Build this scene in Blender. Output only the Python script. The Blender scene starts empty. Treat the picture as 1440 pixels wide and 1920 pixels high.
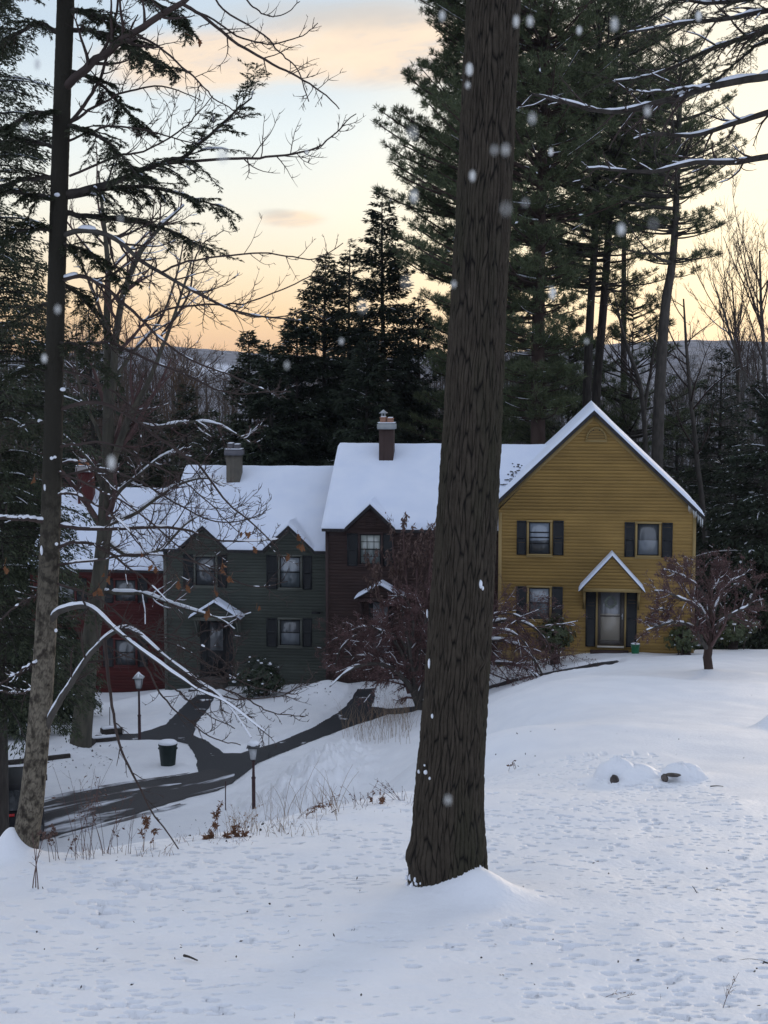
import bpy, math, random
import numpy as np
from mathutils import Vector, geometry
R = math.radians
rng = np.random.default_rng(11); random.seed(11)
S = bpy.context.scene
COL = S.collection

# ---------------------------------------------------------------- camera
F = 2886.0; CZ = 13.2; HOR = 690.0
PITCH = math.atan((960 - HOR) / F); CP, SP = math.cos(PITCH), math.sin(PITCH)
cam = bpy.data.cameras.new("camera"); camo = bpy.data.objects.new("camera", cam); COL.objects.link(camo)
cam.sensor_fit = 'VERTICAL'; cam.sensor_height = 24; cam.sensor_width = 18; cam.lens = F / 1920 * 24
cam.clip_start = 0.1; cam.clip_end = 9000
cam.dof.use_dof = True; cam.dof.focus_distance = 30; cam.dof.aperture_fstop = 36.075 / 3.4     # the small aperture of a phone
camo.location = (0, 0, CZ); camo.rotation_euler = (R(90) - PITCH, 0, 0)
S.camera = camo

# ---------------------------------------------------------------- sky, sun, exposure
S.view_settings.view_transform = 'Standard'; S.view_settings.look = 'None'
S.view_settings.exposure = 0.2; S.view_settings.gamma = 1.0
SUN_AZ, SUN_EL = R(24), R(9)          # azimuth to the right of +Y
W = bpy.data.worlds.new("World"); S.world = W; W.use_nodes = True
nt = W.node_tree; nt.nodes.clear(); L_ = nt.links.new
def wn(t, **k):
    n = nt.nodes.new(t)
    for a, b in k.items(): setattr(n, a, b)
    return n
def wmath(op, a, b=None, c=None):
    n = wn('ShaderNodeMath', operation=op)
    for i, v in enumerate((a, b, c)):
        if v is None: continue
        if isinstance(v, (int, float)): n.inputs[i].default_value = v
        else: L_(v, n.inputs[i])
    return n.outputs[0]
def wmix(fac, a, b, mode='MIX'):
    n = wn('ShaderNodeMix', data_type='RGBA', blend_type=mode)
    for s, v in ((n.inputs[0], fac), (n.inputs[6], a), (n.inputs[7], b)):
        if isinstance(v, (int, float)): s.default_value = v
        elif isinstance(v, tuple): s.default_value = (*v, 1)
        else: L_(v, s)
    return n.outputs[2]
def wramp(fac, stops, interp='LINEAR'):
    n = wn('ShaderNodeValToRGB'); e = n.color_ramp.elements; n.color_ramp.interpolation = interp
    while len(e) < len(stops): e.new(0.5)
    for i, (p, c) in enumerate(stops):
        e[i].position = p; e[i].color = (*c, 1)
    L_(fac, n.inputs[0]); return n.outputs[0]
tc = wn('ShaderNodeTexCoord'); sep = wn('ShaderNodeSeparateXYZ'); L_(tc.outputs['Generated'], sep.inputs[0])
sx, sy, sz = sep.outputs
zr = wn('ShaderNodeMapRange'); L_(sz, zr.inputs[0]); zr.inputs[1].default_value = -0.05; zr.inputs[2].default_value = 0.45
def zp(z): return (z + 0.05) / 0.5
warm = wramp(zr.outputs[0], [(0.0, (.62, .42, .32)), (zp(.010), (.86, .54, .31)), (zp(.033), (.92, .65, .39)), (zp(.062), (.93, .78, .57)),
                             (zp(.10), (.88, .86, .76)), (zp(.145), (.77, .84, .86)), (zp(.21), (.55, .66, .77)), (1.0, (.53, .58, .68))])
# opposite (east) half of the dome: even, cool dusk sky
cool = wramp(zr.outputs[0], [(0.0, (.42, .48, .62)), (zp(.1), (.51, .61, .86)), (1.0, (.57, .65, .82))])
west = wn('ShaderNodeMapRange', interpolation_type='SMOOTHSTEP'); L_(sy, west.inputs[0]); west.inputs[1].default_value = -0.2; west.inputs[2].default_value = 0.85
base = wmix(west.outputs[0], cool, warm)
# brighter toward the set sun, to the right
dotn = wn('ShaderNodeVectorMath', operation='DOT_PRODUCT'); L_(tc.outputs['Generated'], dotn.inputs[0])
dotn.inputs[1].default_value = (math.sin(R(13)) * math.cos(R(4)), math.cos(R(13)) * math.cos(R(4)), math.sin(R(4)))
glow = wn('ShaderNodeMapRange', interpolation_type='SMOOTHSTEP'); L_(dotn.outputs[1], glow.inputs[0]); glow.inputs[1].default_value = 0.955; glow.inputs[2].default_value = 1.0
base = wmix(wmath('MULTIPLY', glow.outputs[0], 0.62), base, (1.20, 1.02, .70))
# clouds: thin warm streaks
ydv = wmath('MAXIMUM', sy, 0.05)
cu = wmath('DIVIDE', sx, ydv); cv = wmath('DIVIDE', sz, ydv)
cvec = wn('ShaderNodeCombineXYZ'); L_(wmath('MULTIPLY', cu, 9.0), cvec.inputs[0]); L_(wmath('MULTIPLY', wmath('ADD', cv, wmath('MULTIPLY', cu, -0.10)), 42.0), cvec.inputs[1])
nz = wn('ShaderNodeTexNoise'); L_(cvec.outputs[0], nz.inputs['Vector']); nz.inputs['Scale'].default_value = 1.0; nz.inputs['Detail'].default_value = 7; nz.inputs['Roughness'].default_value = .66; nz.inputs['Distortion'].default_value = .4
def blob(u, v, su, sv):
    a = wmath('DIVIDE', wmath('SUBTRACT', cu, u), su); b = wmath('DIVIDE', wmath('SUBTRACT', cv, v), sv)
    d = wmath('ADD', wmath('MULTIPLY', a, a), wmath('MULTIPLY', b, b))
    return wmath('EXPONENT', wmath('MULTIPLY', d, -1.0))
def px2uv(px, py): return ((px - 720) / F, (HOR - py) / F)
def cblob(px, py, w, h): return blob(*px2uv(px, py), w / F, h / F)
m1 = wmath('ADD', cblob(730, 105, 230, 78), wmath('MULTIPLY', cblob(360, 135, 210, 66), .95))
m1 = wmath('ADD', m1, wmath('MULTIPLY', cblob(1180, 90, 260, 60), .6))
m1 = wmath('ADD', m1, wmath('MULTIPLY', cblob(550, 415, 75, 20), .9))
cm = wn('ShaderNodeMapRange', interpolation_type='SMOOTHSTEP'); L_(wmath('MULTIPLY', m1, wmath('ADD', nz.outputs[0], .25)), cm.inputs[0]); cm.inputs[1].default_value = .24; cm.inputs[2].default_value = .60
cl_col = wramp(nz.outputs[0], [(.35, (1.0, .78, .55)), (.52, (.93, .72, .53)), (.66, (.66, .60, .57))])
base = wmix(wmath('MULTIPLY', cm.outputs[0], .85), base, cl_col)
g1 = wmath('ADD', cblob(640, 45, 300, 44), cblob(520, 405, 55, 13))
gm = wn('ShaderNodeMapRange', interpolation_type='SMOOTHSTEP'); L_(wmath('MULTIPLY', g1, wmath('ADD', nz.outputs[0], .35)), gm.inputs[0]); gm.inputs[1].default_value = .3; gm.inputs[2].default_value = .9
base = wmix(wmath('MULTIPLY', gm.outputs[0], .7), base, (.60, .56, .52))
sky = wn('ShaderNodeTexSky', sky_type='NISHITA'); sky.sun_disc = False; sky.sun_elevation = SUN_EL; sky.sun_rotation = SUN_AZ
skys = wn('ShaderNodeVectorMath', operation='SCALE'); L_(sky.outputs[0], skys.inputs[0]); skys.inputs['Scale'].default_value = 0.008
addn = wn('ShaderNodeVectorMath', operation='ADD'); L_(base, addn.inputs[0]); L_(skys.outputs[0], addn.inputs[1])
bg = wn('ShaderNodeBackground'); L_(addn.outputs[0], bg.inputs[0]); bg.inputs[1].default_value = 0.93
L_(bg.outputs[0], wn('ShaderNodeOutputWorld').inputs[0])

sun = bpy.data.lights.new("sun", 'SUN'); sun.energy = 0.7; sun.angle = R(14); sun.color = (1, .80, .58)
suno = bpy.data.objects.new("sun", sun); COL.objects.link(suno); suno.location = (60, 100, 60)
suno.rotation_euler = Vector((-math.sin(SUN_AZ) * math.cos(SUN_EL), -math.cos(SUN_AZ) * math.cos(SUN_EL), -math.sin(SUN_EL))).to_track_quat('-Z', 'Y').to_euler()
S.cycles.max_bounces = 6; S.cycles.diffuse_bounces = 3; S.cycles.transparent_max_bounces = 6

# ---------------------------------------------------------------- pixel helpers
def rayd(px, py):
    v = (960 - py) / F
    return np.array([(px - 720) / F, CP + v * SP, -SP + v * CP])
def P(px, py, Y):
    d = rayd(px, py); d = d * (Y / d[1])
    return np.array([d[0], d[1], d[2] + CZ])
def path(pts, Y0, Y1=None):
    Y1 = Y0 if Y1 is None else Y1; n = len(pts)
    return np.array([P(p[0], p[1], Y0 + (Y1 - Y0) * i / max(1, n - 1)) for i, p in enumerate(pts)])
def catmull(pts, n):
    pts = np.asarray(pts, float)
    if len(pts) == 2: pts = np.array([pts[0], (pts[0] + pts[1]) / 2, pts[1]])
    p = np.vstack([2 * pts[0] - pts[1], pts, 2 * pts[-1] - pts[-2]])
    t = np.linspace(0, len(pts) - 1 - 1e-6, n); i = t.astype(int); f = (t - i)[:, None]
    a, b, c, d = p[i], p[i + 1], p[i + 2], p[i + 3]
    return .5 * (2 * b + (c - a) * f + (2 * a - 5 * b + 4 * c - d) * f ** 2 + (-a + 3 * b - 3 * c + d) * f ** 3)
def unit(v): return v / np.maximum(np.linalg.norm(v, axis=-1, keepdims=True), 1e-9)

# value noise
_pt = np.random.default_rng(5).random((256, 256))
def vnoise(x, y):
    xi = np.floor(x).astype(int); yi = np.floor(y).astype(int); fx = x - xi; fy = y - yi
    fx = fx * fx * (3 - 2 * fx); fy = fy * fy * (3 - 2 * fy)
    a = _pt[xi & 255, yi & 255]; b = _pt[(xi + 1) & 255, yi & 255]; c = _pt[xi & 255, (yi + 1) & 255]; d = _pt[(xi + 1) & 255, (yi + 1) & 255]
    return (a * (1 - fx) + b * fx) * (1 - fy) + (c * (1 - fx) + d * fx) * fy
def fbm(x, y, o=4):
    s = 0; a = .5
    for k in range(o):
        s = s + a * (vnoise(x * 2 ** k + 17 * k, y * 2 ** k + 31 * k) - .5); a *= .5
    return s

# ---------------------------------------------------------------- mesh builder
class MB:
    def __init__(s): s.v = []; s.f4 = []; s.f3 = []; s.n = 0; s.polys = []; s.attr = []
    def add(s, v, quads=None, tris=None):
        v = np.asarray(v, float).reshape(-1, 3); s.v.append(v)
        if quads is not None and len(quads): s.f4.append(np.asarray(quads, int).reshape(-1, 4) + s.n)
        if tris is not None and len(tris): s.f3.append(np.asarray(tris, int).reshape(-1, 3) + s.n)
        s.n += len(v); return s
    def poly(s, v):
        v = np.asarray(v, float); s.v.append(v); s.polys.append(np.arange(len(v)) + s.n); s.n += len(v); return s
    def hexa(s, c):       # 8 corners: bottom 4 ccw, top 4 ccw
        return s.add(c, [(3, 2, 1, 0), (4, 5, 6, 7), (0, 1, 5, 4), (1, 2, 6, 5), (2, 3, 7, 6), (3, 0, 4, 7)])
    def box(s, x0, x1, y0, y1, z0, z1, tf=None):
        c = np.array([(x0, y0, z0), (x1, y0, z0), (x1, y1, z0), (x0, y1, z0), (x0, y0, z1), (x1, y0, z1), (x1, y1, z1), (x0, y1, z1)], float)
        if tf: c = np.array([tf(*p) for p in c])
        return s.hexa(c)
    def tube(s, pts, rad, sides=8, cap=False):
        pts = np.asarray(pts, float)
        if pts.ndim == 2: pts = pts[None]
        N, K, _ = pts.shape
        rad = np.broadcast_to(np.asarray(rad, float), (N, K))
        t = unit(np.gradient(pts, axis=1)); d = unit(pts[:, -1] - pts[:, 0])
        ref = np.where((np.abs(d[:, 2]) < .85)[:, None], np.array([0, 0, 1.]), np.array([1., 0, 0]))[:, None, :]
        n1 = unit(np.cross(t, np.broadcast_to(ref, t.shape))); n2 = np.cross(n1, t)
        a = np.linspace(0, 2 * np.pi, sides, endpoint=False)
        ring = pts[:, :, None] + rad[:, :, None, None] * (np.cos(a)[None, None, :, None] * n1[:, :, None] + np.sin(a)[None, None, :, None] * n2[:, :, None])
        idx = np.arange(N * K * sides).reshape(N, K, sides); r = np.roll(idx, -1, axis=2)
        q = np.stack([idx[:, :-1], r[:, :-1], r[:, 1:], idx[:, 1:]], -1).reshape(-1, 4)
        b = s.n; s.add(ring, q)
        if cap:
            for i in range(N):
                s.polys.append(idx[i, 0][::-1] + b); s.polys.append(idx[i, -1] + b)
        return s
    def leaf(s, pos, dr, nr, ln, wd):     # rhombic leaf faces
        dr = unit(dr); sd = unit(np.cross(dr, nr)); ln = np.broadcast_to(ln, (len(pos),))[:, None]; wd = np.broadcast_to(wd, (len(pos),))[:, None]
        v = np.stack([pos, pos + dr * ln * .45 + sd * wd * .5, pos + dr * ln, pos + dr * ln * .45 - sd * wd * .5], 1)
        return s.add(v, np.arange(len(pos) * 4).reshape(-1, 4))
    def grid(s, V, closed=False):        # V (n,m,3)
        n, m = V.shape[:2]; i = np.arange(n * m).reshape(n, m)
        return s.add(V, np.stack([i[:-1, :-1], i[:-1, 1:], i[1:, 1:], i[1:, :-1]], -1).reshape(-1, 4))
    def lathe(s, prof, c=(0, 0, 0), n=24):
        prof = np.asarray(prof, float); a = np.linspace(0, 2 * np.pi, n, endpoint=False)
        V = np.stack([prof[:, None, 0] * np.cos(a), prof[:, None, 0] * np.sin(a), np.broadcast_to(prof[:, 1:2], (len(prof), n))], -1) + np.array(c)
        i = np.arange(len(prof) * n).reshape(len(prof), n); r = np.roll(i, -1, axis=1)
        return s.add(V, np.stack([i[:-1], r[:-1], r[1:], i[1:]], -1).reshape(-1, 4))
    def build(s, name, mat, parent=None, smooth=False, recalc=False):
        me = bpy.data.meshes.new(name)
        v = np.concatenate(s.v) if s.v else np.zeros((0, 3))
        q = parent
        while q is not None: v = v - np.array(q.location); q = q.parent
        me.vertices.add(len(v)); me.vertices.foreach_set('co', v.ravel().astype(np.float32))
        loops = []; starts = []; k = 0
        for arr, w in ((s.f4, 4), (s.f3, 3)):
            if arr:
                a = np.concatenate(arr); loops.append(a.ravel()); starts.append(np.arange(len(a)) * w + k); k += a.size
        for p in s.polys:
            loops.append(np.asarray(p)); starts.append(np.array([k])); k += len(p)
        if loops:
            lo = np.concatenate(loops); st = np.concatenate(starts)
            me.loops.add(len(lo)); me.loops.foreach_set('vertex_index', lo.astype(np.int32))
            me.polygons.add(len(st)); me.polygons.foreach_set('loop_start', st.astype(np.int32))
            if smooth: me.polygons.foreach_set('use_smooth', np.ones(len(st), bool))
        for nm, vals in s.attr:
            at = me.attributes.new(nm, 'FLOAT', 'POINT'); at.data.foreach_set('value', np.asarray(vals, np.float32))
        me.update(calc_edges=True); me.validate()
        if recalc:
            import bmesh
            b = bmesh.new(); b.from_mesh(me); bmesh.ops.recalc_face_normals(b, faces=b.faces); b.to_mesh(me); b.free()
        me.materials.append(mat)
        o = bpy.data.objects.new(name, me); COL.objects.link(o)
        if parent is not None: o.parent = parent
        return o
def tag(o, label=None, cat=None, group=None, kind=None):
    if label: o['label'] = label
    if cat: o['category'] = cat
    if group: o['group'] = group
    if kind: o['kind'] = kind
    return o
def thing(name, loc, label, cat, group=None):
    o = bpy.data.objects.new(name, None); COL.objects.link(o); o.location = tuple(float(c) for c in loc); o.empty_display_size = .2
    return tag(o, label, cat, group)

# ---------------------------------------------------------------- materials
def mat(name, c1, c2=None, scale=6, rough=.8, bump=0, bscale=None, stretch=(1, 1, 1), island=0, metallic=0, spec=.3, detail=4, coat=0, hsv=None, trans=0, lo=.35, hi=.65):
    m = bpy.data.materials.new(name); m.use_nodes = True; n = m.node_tree; b = n.nodes['Principled BSDF']; lk = n.links.new
    b.inputs['Roughness'].default_value = rough; b.inputs['Metallic'].default_value = metallic; b.inputs['Specular IOR Level'].default_value = spec
    if coat: b.inputs['Coat Weight'].default_value = coat; b.inputs['Coat Roughness'].default_value = .05
    b.inputs['Base Color'].default_value = (*c1, 1)
    tcn = n.nodes.new('ShaderNodeTexCoord'); mp = n.nodes.new('ShaderNodeMapping'); lk(tcn.outputs['Object'], mp.inputs[0]); mp.inputs['Scale'].default_value = stretch
    col = None
    if c2 is not None:
        if island:
            g = n.nodes.new('ShaderNodeNewGeometry'); fac = g.outputs['Random Per Island']
        else:
            t = n.nodes.new('ShaderNodeTexNoise'); t.inputs['Scale'].default_value = scale; t.inputs['Detail'].default_value = detail; lk(mp.outputs[0], t.inputs['Vector'])
            r = n.nodes.new('ShaderNodeMapRange'); lk(t.outputs[0], r.inputs[0]); r.inputs[1].default_value = lo; r.inputs[2].default_value = hi; fac = r.outputs[0]
        x = n.nodes.new('ShaderNodeMix'); x.data_type = 'RGBA'; lk(fac, x.inputs[0]); x.inputs[6].default_value = (*c1, 1); x.inputs[7].default_value = (*c2, 1)
        lk(x.outputs[2], b.inputs['Base Color']); col = x
    if bump:
        t2 = n.nodes.new('ShaderNodeTexNoise'); t2.inputs['Scale'].default_value = bscale or scale; t2.inputs['Detail'].default_value = 5; lk(mp.outputs[0], t2.inputs['Vector'])
        bp = n.nodes.new('ShaderNodeBump'); bp.inputs['Strength'].default_value = bump; bp.inputs['Distance'].default_value = .05; lk(t2.outputs[0], bp.inputs['Height']); lk(bp.outputs[0], b.inputs['Normal'])
    return m
M = {}
M['snow'] = mat('snow', (.79, .80, .825), (.84, .845, .86), scale=1.5, rough=.55, bump=.25, bscale=14, spec=.35)
M['roofsnow_skytint'] = mat('roof_snow_skytint', (.69, .745, .855), (.75, .795, .885), scale=1, rough=.6, bump=.12, bscale=2.5)  # dim blue sky light on the roofs is put into this snow's colour
M['snowbit'] = mat('snow_on_branch', (.84, .86, .90), rough=.6)
M['asphalt'] = mat('asphalt', (.028, .029, .033), (.05, .05, .055), scale=3, rough=.75, bump=.3, bscale=60)
M['shutter'] = mat('black_paint', (.014, .015, .017), (.02, .021, .022), scale=3, rough=.5)
M['shingle'] = mat('dark_shingle', (.03, .028, .03), (.05, .046, .045), scale=8, rough=.9)
M['metal'] = mat('galvanised', (.35, .37, .38), (.45, .46, .47), scale=8, rough=.5, metallic=.3)
M['darkpost'] = mat('dark_post', (.045, .022, .024), (.06, .03, .03), scale=10, rough=.6)
M['black'] = mat('black', (.012, .012, .013), rough=.5)
def paint(name, c, dirt=.8):
    m = mat(name, c, tuple(x * dirt * .92 for x in c), scale=.8, rough=.65, bump=.08, bscale=12, stretch=(1, 1, 2), detail=8, lo=.32, hi=.68)
    n = m.node_tree; b = n.nodes['Principled BSDF']; src = b.inputs['Base Color'].links[0].from_socket      # every board weathers a little differently
    g = n.nodes.new('ShaderNodeNewGeometry'); r = n.nodes.new('ShaderNodeMapRange'); n.links.new(g.outputs['Random Per Island'], r.inputs[0]); r.inputs[3].default_value = .88; r.inputs[4].default_value = 1.08
    v = n.nodes.new('ShaderNodeVectorMath'); v.operation = 'SCALE'; n.links.new(src, v.inputs[0]); n.links.new(r.outputs[0], v.inputs['Scale']); n.links.new(v.outputs[0], b.inputs['Base Color'])
    return m
M['yellow'] = paint('ochre_paint', (.37, .230, .068), .86); M['yellowtrim'] = paint('ochre_trim', (.33, .23, .09), .9)
M['brown'] = paint('brown_paint', (.062, .036, .030), .8); M['browntrim'] = paint('brown_trim', (.05, .03, .027), .9)
M['green'] = paint('sage_paint', (.083, .092, .075), .82); M['greentrim'] = paint('sage_trim', (.115, .12, .10), .9)
M['red'] = paint('red_paint', (.085, .014, .012), .75); M['redtrim'] = paint('red_trim', (.09, .022, .02), .9)
# ---------------------------------------------------------------- ground height
def pl(Y): return CZ - 3.15 - .133 * Y
cps = []
def cp(px, Y, z, rel=True):
    cps.append(((px - 720) / F * (Y * CP + (CZ - (z + CZ)) * SP), Y, z + CZ))
for Y in (6, 9, 12, 15, 18):
    for X in (-14, -9, -5, -1.5, 1.5, 5, 10, 20, 30): 
        crest = 17 if X < -3 else 22
        if Y < crest - 1 or X > 0: cps.append((X, Y, pl(Y)))
for Y in (22, 26, 31, 37, 44, 52, 59):
    for px in (1060, 1250, 1440, 1900):
        if Y > 50 and px < 1100: continue
        cp(px, Y, pl(Y) - CZ)
for px, Yc in ((-300, 15.2), (0, 16), (200, 17), (420, 18.2), (600, 19.9), (780, 21.8)):
    cp(px, Yc, pl(Yc) - CZ)
for px, Yc in ((-300, 15.2), (0, 16), (200, 17), (420, 18.2)):
    z0 = pl(Yc) - CZ
    cp(px, Yc + 1.2, z0 - .42); cp(px, Yc + 4, z0 - 1.75)
    cp(px, 26, -9.6); cp(px, 32, -11.9); cp(px, 38, -13.0); cp(px, 45, -13.2); cp(px, 53, -13.2)
for Y, z in ((21.2, -6.2), (25, -7.9), (31, -10.2), (38, -12.1), (45, -12.9), (50, -13.05), (57, -13.0)): cp(610, Y, z)
for Y, z in ((24, -6.85), (28, -8.1), (36, -10.3), (44, -11.75), (52, -12.35), (57, -12.6)): cp(780, Y, z)
for Y, z in ((22, -6.08), (30, -7.3), (40, -9.0), (50, -10.9), (58, -11.8)): cp(900, Y, z)
for Y, z in ((50, -10.25), (58, -11.35)): cp(1000, Y, z)
for Y, z in ((57, -10.93), (59.5, -11.0)): cp(1120, Y, z)
for px in (1300, 1500, 1900): cp(px, 60, -11.1); cp(px, 64, -11.9); cp(px, 72, -13.6)
cp(700, 62, -12.75); cp(500, 62.5, -13.1); cp(330, 62.5, -13.3); cp(230, 63.5, -13.75); cp(80, 63, -13.7); cp(-100, 60, -13.6); cp(-300, 50, -13.4); cp(-300, 62, -13.6)
cp(700, 72, -13.4); cp(300, 72, -14.0); cp(-200, 72, -14); cp(1000, 72, -13.0)
A = np.array(cps); _c = A[:, :2]
def _phi(r2): return np.where(r2 > 0, .5 * r2 * np.log(np.maximum(r2, 1e-12)), 0)
n = len(A); K = _phi(((_c[:, None] - _c[None]) ** 2).sum(-1)) + np.eye(n) * .6
Pm = np.c_[np.ones(n), _c]; sol = np.linalg.solve(np.block([[K, Pm], [Pm.T, np.zeros((3, 3))]]), np.r_[A[:, 2], 0, 0, 0])
def tps(X, Y):
    out = sol[n] + sol[n + 1] * X + sol[n + 2] * Y
    for i in range(n): out = out + sol[i] * _phi((X - _c[i, 0]) ** 2 + (Y - _c[i, 1]) ** 2)
    return out
TR0 = P(841, 1690, 14.3)
MOUNDS = []     # (x,y,height,rx,ry)
def smooth01(t): t = np.clip(t, 0, 1); return t * t * (3 - 2 * t)
def ground(X, Y):
    X = np.asarray(X, float); Y = np.asarray(Y, float)
    Xc = np.clip(X, -22, 26); Yc = np.clip(Y, 6, 70)
    z = tps(Xc, Yc)
    z = np.where(Y < 6, z + (6 - Y) * .133 * np.clip((Y + 6) / 12, 0, 1), z)
    far = np.maximum(Y - 68, 0)
    z = z - 42 * (1 - np.exp(-far / 190))
    z = np.where(far > 0, z, z)
    z = z + .14 * np.exp(-np.maximum(np.hypot((X - TR0[0]) * .85, Y - TR0[1]) - .3, 0) / .48)      # snow banked round the big trunk
    for x, y, h, rx, ry in MOUNDS:
        z = z + h * np.exp(-(((X - x) / rx) ** 2 + ((Y - y) / ry) ** 2))
    return z
def G(px, py, y0=7, y1=78):
    Y = np.arange(y0, y1, .05); d = rayd(px, py); X = d[0] / d[1] * Y; Z = CZ + d[2] / d[1] * Y
    k = np.argmax(ground(X, Y) > Z); 
    return np.array([X[k], Y[k], Z[k]])
# trunk foot points
TR = P(841, 1690, 14.3); LT = P(38, 1640, 16.2)
MOUNDS += [(TR[0] + .20, TR[1] - .24, .22, .42, .30), (LT[0] - .08, LT[1] - .05, .30, .20, .22), (LT[0], LT[1], .10, .5, .5)]
B0 = P(1185, 1475, 22.6); B1 = P(1272, 1468, 23.0)
MOUNDS += [(B0[0] - .10, B0[1], .13, .85, .6), (B1[0], B1[1], .09, .6, .5)]
EDGE = P(1452, 1355, 30.0); MOUNDS += [(EDGE[0] + .15, EDGE[1], .42, .45, .45)]
T2B = P(150, 1424, 52.0); MOUNDS += [(T2B[0] - .1, T2B[1] - .1, .38, .55, .5)]
CRAB = P(1330, 1260, 46.0); CRAB[2] = ground(CRAB[0], CRAB[1]); MOUNDS += [(CRAB[0], CRAB[1], .14, .6, .6)]
PILES = [(P(600, 1450, 47.5)[:2], .75, 1.15, 1.7), (P(560, 1470, 45.5)[:2], .4, 1.3, 1.1), (P(640, 1420, 50)[:2], .35, .8, 1.0), (P(610, 1278, 60.3)[:2], .55, 1.1, .8), (P(250, 1310, 60.5)[:2], .25, 1.2, .9), (P(310, 1292, 60.8)[:2], .35, .8, .6)]
MOUNDS += [(p[0], p[1], h, rx, ry) for p, h, rx, ry in PILES]

# path outlines, in pixels on the photo, laid on the ground
def on_ground(px_list): return np.array([G(a, b) for a, b in px_list])
PATH = on_ground([(372, 1452), (366, 1415), (352, 1396), (322, 1388), (262, 1388), (205, 1388), (205, 1378), (262, 1375), (310, 1358), (345, 1322), (372, 1303), (404, 1300), (396, 1322), (372, 1352), (362, 1378), (392, 1392), (420, 1412), (452, 1412), (520, 1392), (592, 1362), (640, 1332), (672, 1292), (702, 1290), (704, 1308), (696, 1324), (724, 1329), (790, 1322), (850, 1312), (905, 1290), (950, 1276), (1020, 1262), (1085, 1250), (1118, 1243), (1160, 1238), (1160, 1246), (1090, 1258), (1010, 1272), (955, 1286), (900, 1302), (850, 1324), (790, 1334), (726, 1342), (660, 1362), (590, 1388), (520, 1416), (482, 1432), (458, 1452), (434, 1470), (404, 1484), (366, 1490), (335, 1492), (345, 1480), (368, 1468), (380, 1460)])
DRIVE = on_ground([(60, 1508), (150, 1484), (250, 1468), (330, 1456), (372, 1448), (400, 1442), (440, 1452), (436, 1468), (400, 1484), (330, 1502), (250, 1528), (160, 1552), (60, 1580), (-80, 1612), (-300, 1600), (-300, 1520)])
def inside(X, Y, poly):
    c = np.zeros(X.shape, bool); j = len(poly) - 1
    for i in range(len(poly)):
        xi, yi = poly[i, :2]; xj, yj = poly[j, :2]
        if yi != yj:
            c ^= ((yi > Y) != (yj > Y)) & (X < (xj - xi) * (Y - yi) / (yj - yi) + xi)
        j = i
    return c
def edge_dist(X, Y, poly):
    d = np.full(X.shape, 1e9)
    for i in range(len(poly)):
        a = poly[i, :2]; b = poly[(i + 1) % len(poly), :2]; ab = b - a; t = np.clip(((X - a[0]) * ab[0] + (Y - a[1]) * ab[1]) / max((ab ** 2).sum(), 1e-9), 0, 1)
        d = np.minimum(d, np.hypot(X - a[0] - t * ab[0], Y - a[1] - t * ab[1]))
    return d

# ---------------------------------------------------------------- ground sheet
def lines(segs):
    out = [segs[0][0]]
    for a, b, s in segs: out += list(np.linspace(a, b, max(1, int(round((b - a) / s))) + 1)[1:])
    return np.array(out)
gx = lines([(-2600, -300, 230), (-300, -60, 24), (-60, -17, 2.0), (-17, -4.8, .16), (-4.8, 5.0, .0155), (5.0, 18, .14), (18, 60, 2.0), (60, 300, 24), (300, 2600, 230)])
gy = lines([(-200, -20, 30), (-20, 4, 3), (4, 9.6, .3), (9.6, 15.5, .0145), (15.5, 20, .022), (20, 26, .04), (26, 64, .16), (64, 90, 1.0), (90, 300, 14), (300, 2600, 115)])
GX, GY = np.meshgrid(gx, gy)
GZ = ground(GX, GY)
near = (GY < 66) & (np.abs(GX) < 20)
band = (np.abs(GX) < 17.5) & (GY > 8) & (GY < 64)
dp = np.full(GX.shape, 9.); dd = dp.copy(); 
sub = (np.abs(GX) < 18) & (GY > 36) & (GY < 64)
dp[sub] = np.where(inside(GX[sub], GY[sub], PATH), -1, 1) * edge_dist(GX[sub], GY[sub], PATH)
dd[sub] = np.where(inside(GX[sub], GY[sub], DRIVE), -1, 1) * edge_dist(GX[sub], GY[sub], DRIVE)
off = smooth01(np.minimum(dp, dd) / .9)
GZ = GZ + np.where(band, off * (fbm(GX * .28 + 4, GY * .22) * .22 + fbm(GX * .55, GY * .55) * .15 + fbm(GX * 2.3, GY * 2.3) * .018), 0)
# thrown-up, cloddy snow on the ploughed piles and along the path edge
clod = np.zeros_like(GZ)
for p, h, rx, ry in PILES[:3]: clod += np.exp(-(((GX - p[0]) / (rx * 1.2)) ** 2 + ((GY - p[1]) / (ry * 1.2)) ** 2))
GZ = GZ + np.where(sub, off * np.clip(clod, 0, 1) * (np.abs(fbm(GX * 2.2, GY * 2.2, 3)) * 1.2 + np.abs(fbm(GX * 5, GY * 5, 2)) * .3), 0)
GZ = GZ + np.where(sub, smooth01(dp / .35) * smooth01(dd / .5) * np.exp(-np.maximum(dp, 0) / .8) * (.12 + .25 * np.abs(fbm(GX * 1.4, GY * 1.4))), 0)
GZ = GZ - np.where(sub & (np.minimum(dp, dd) < 0), .035, 0)
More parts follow.
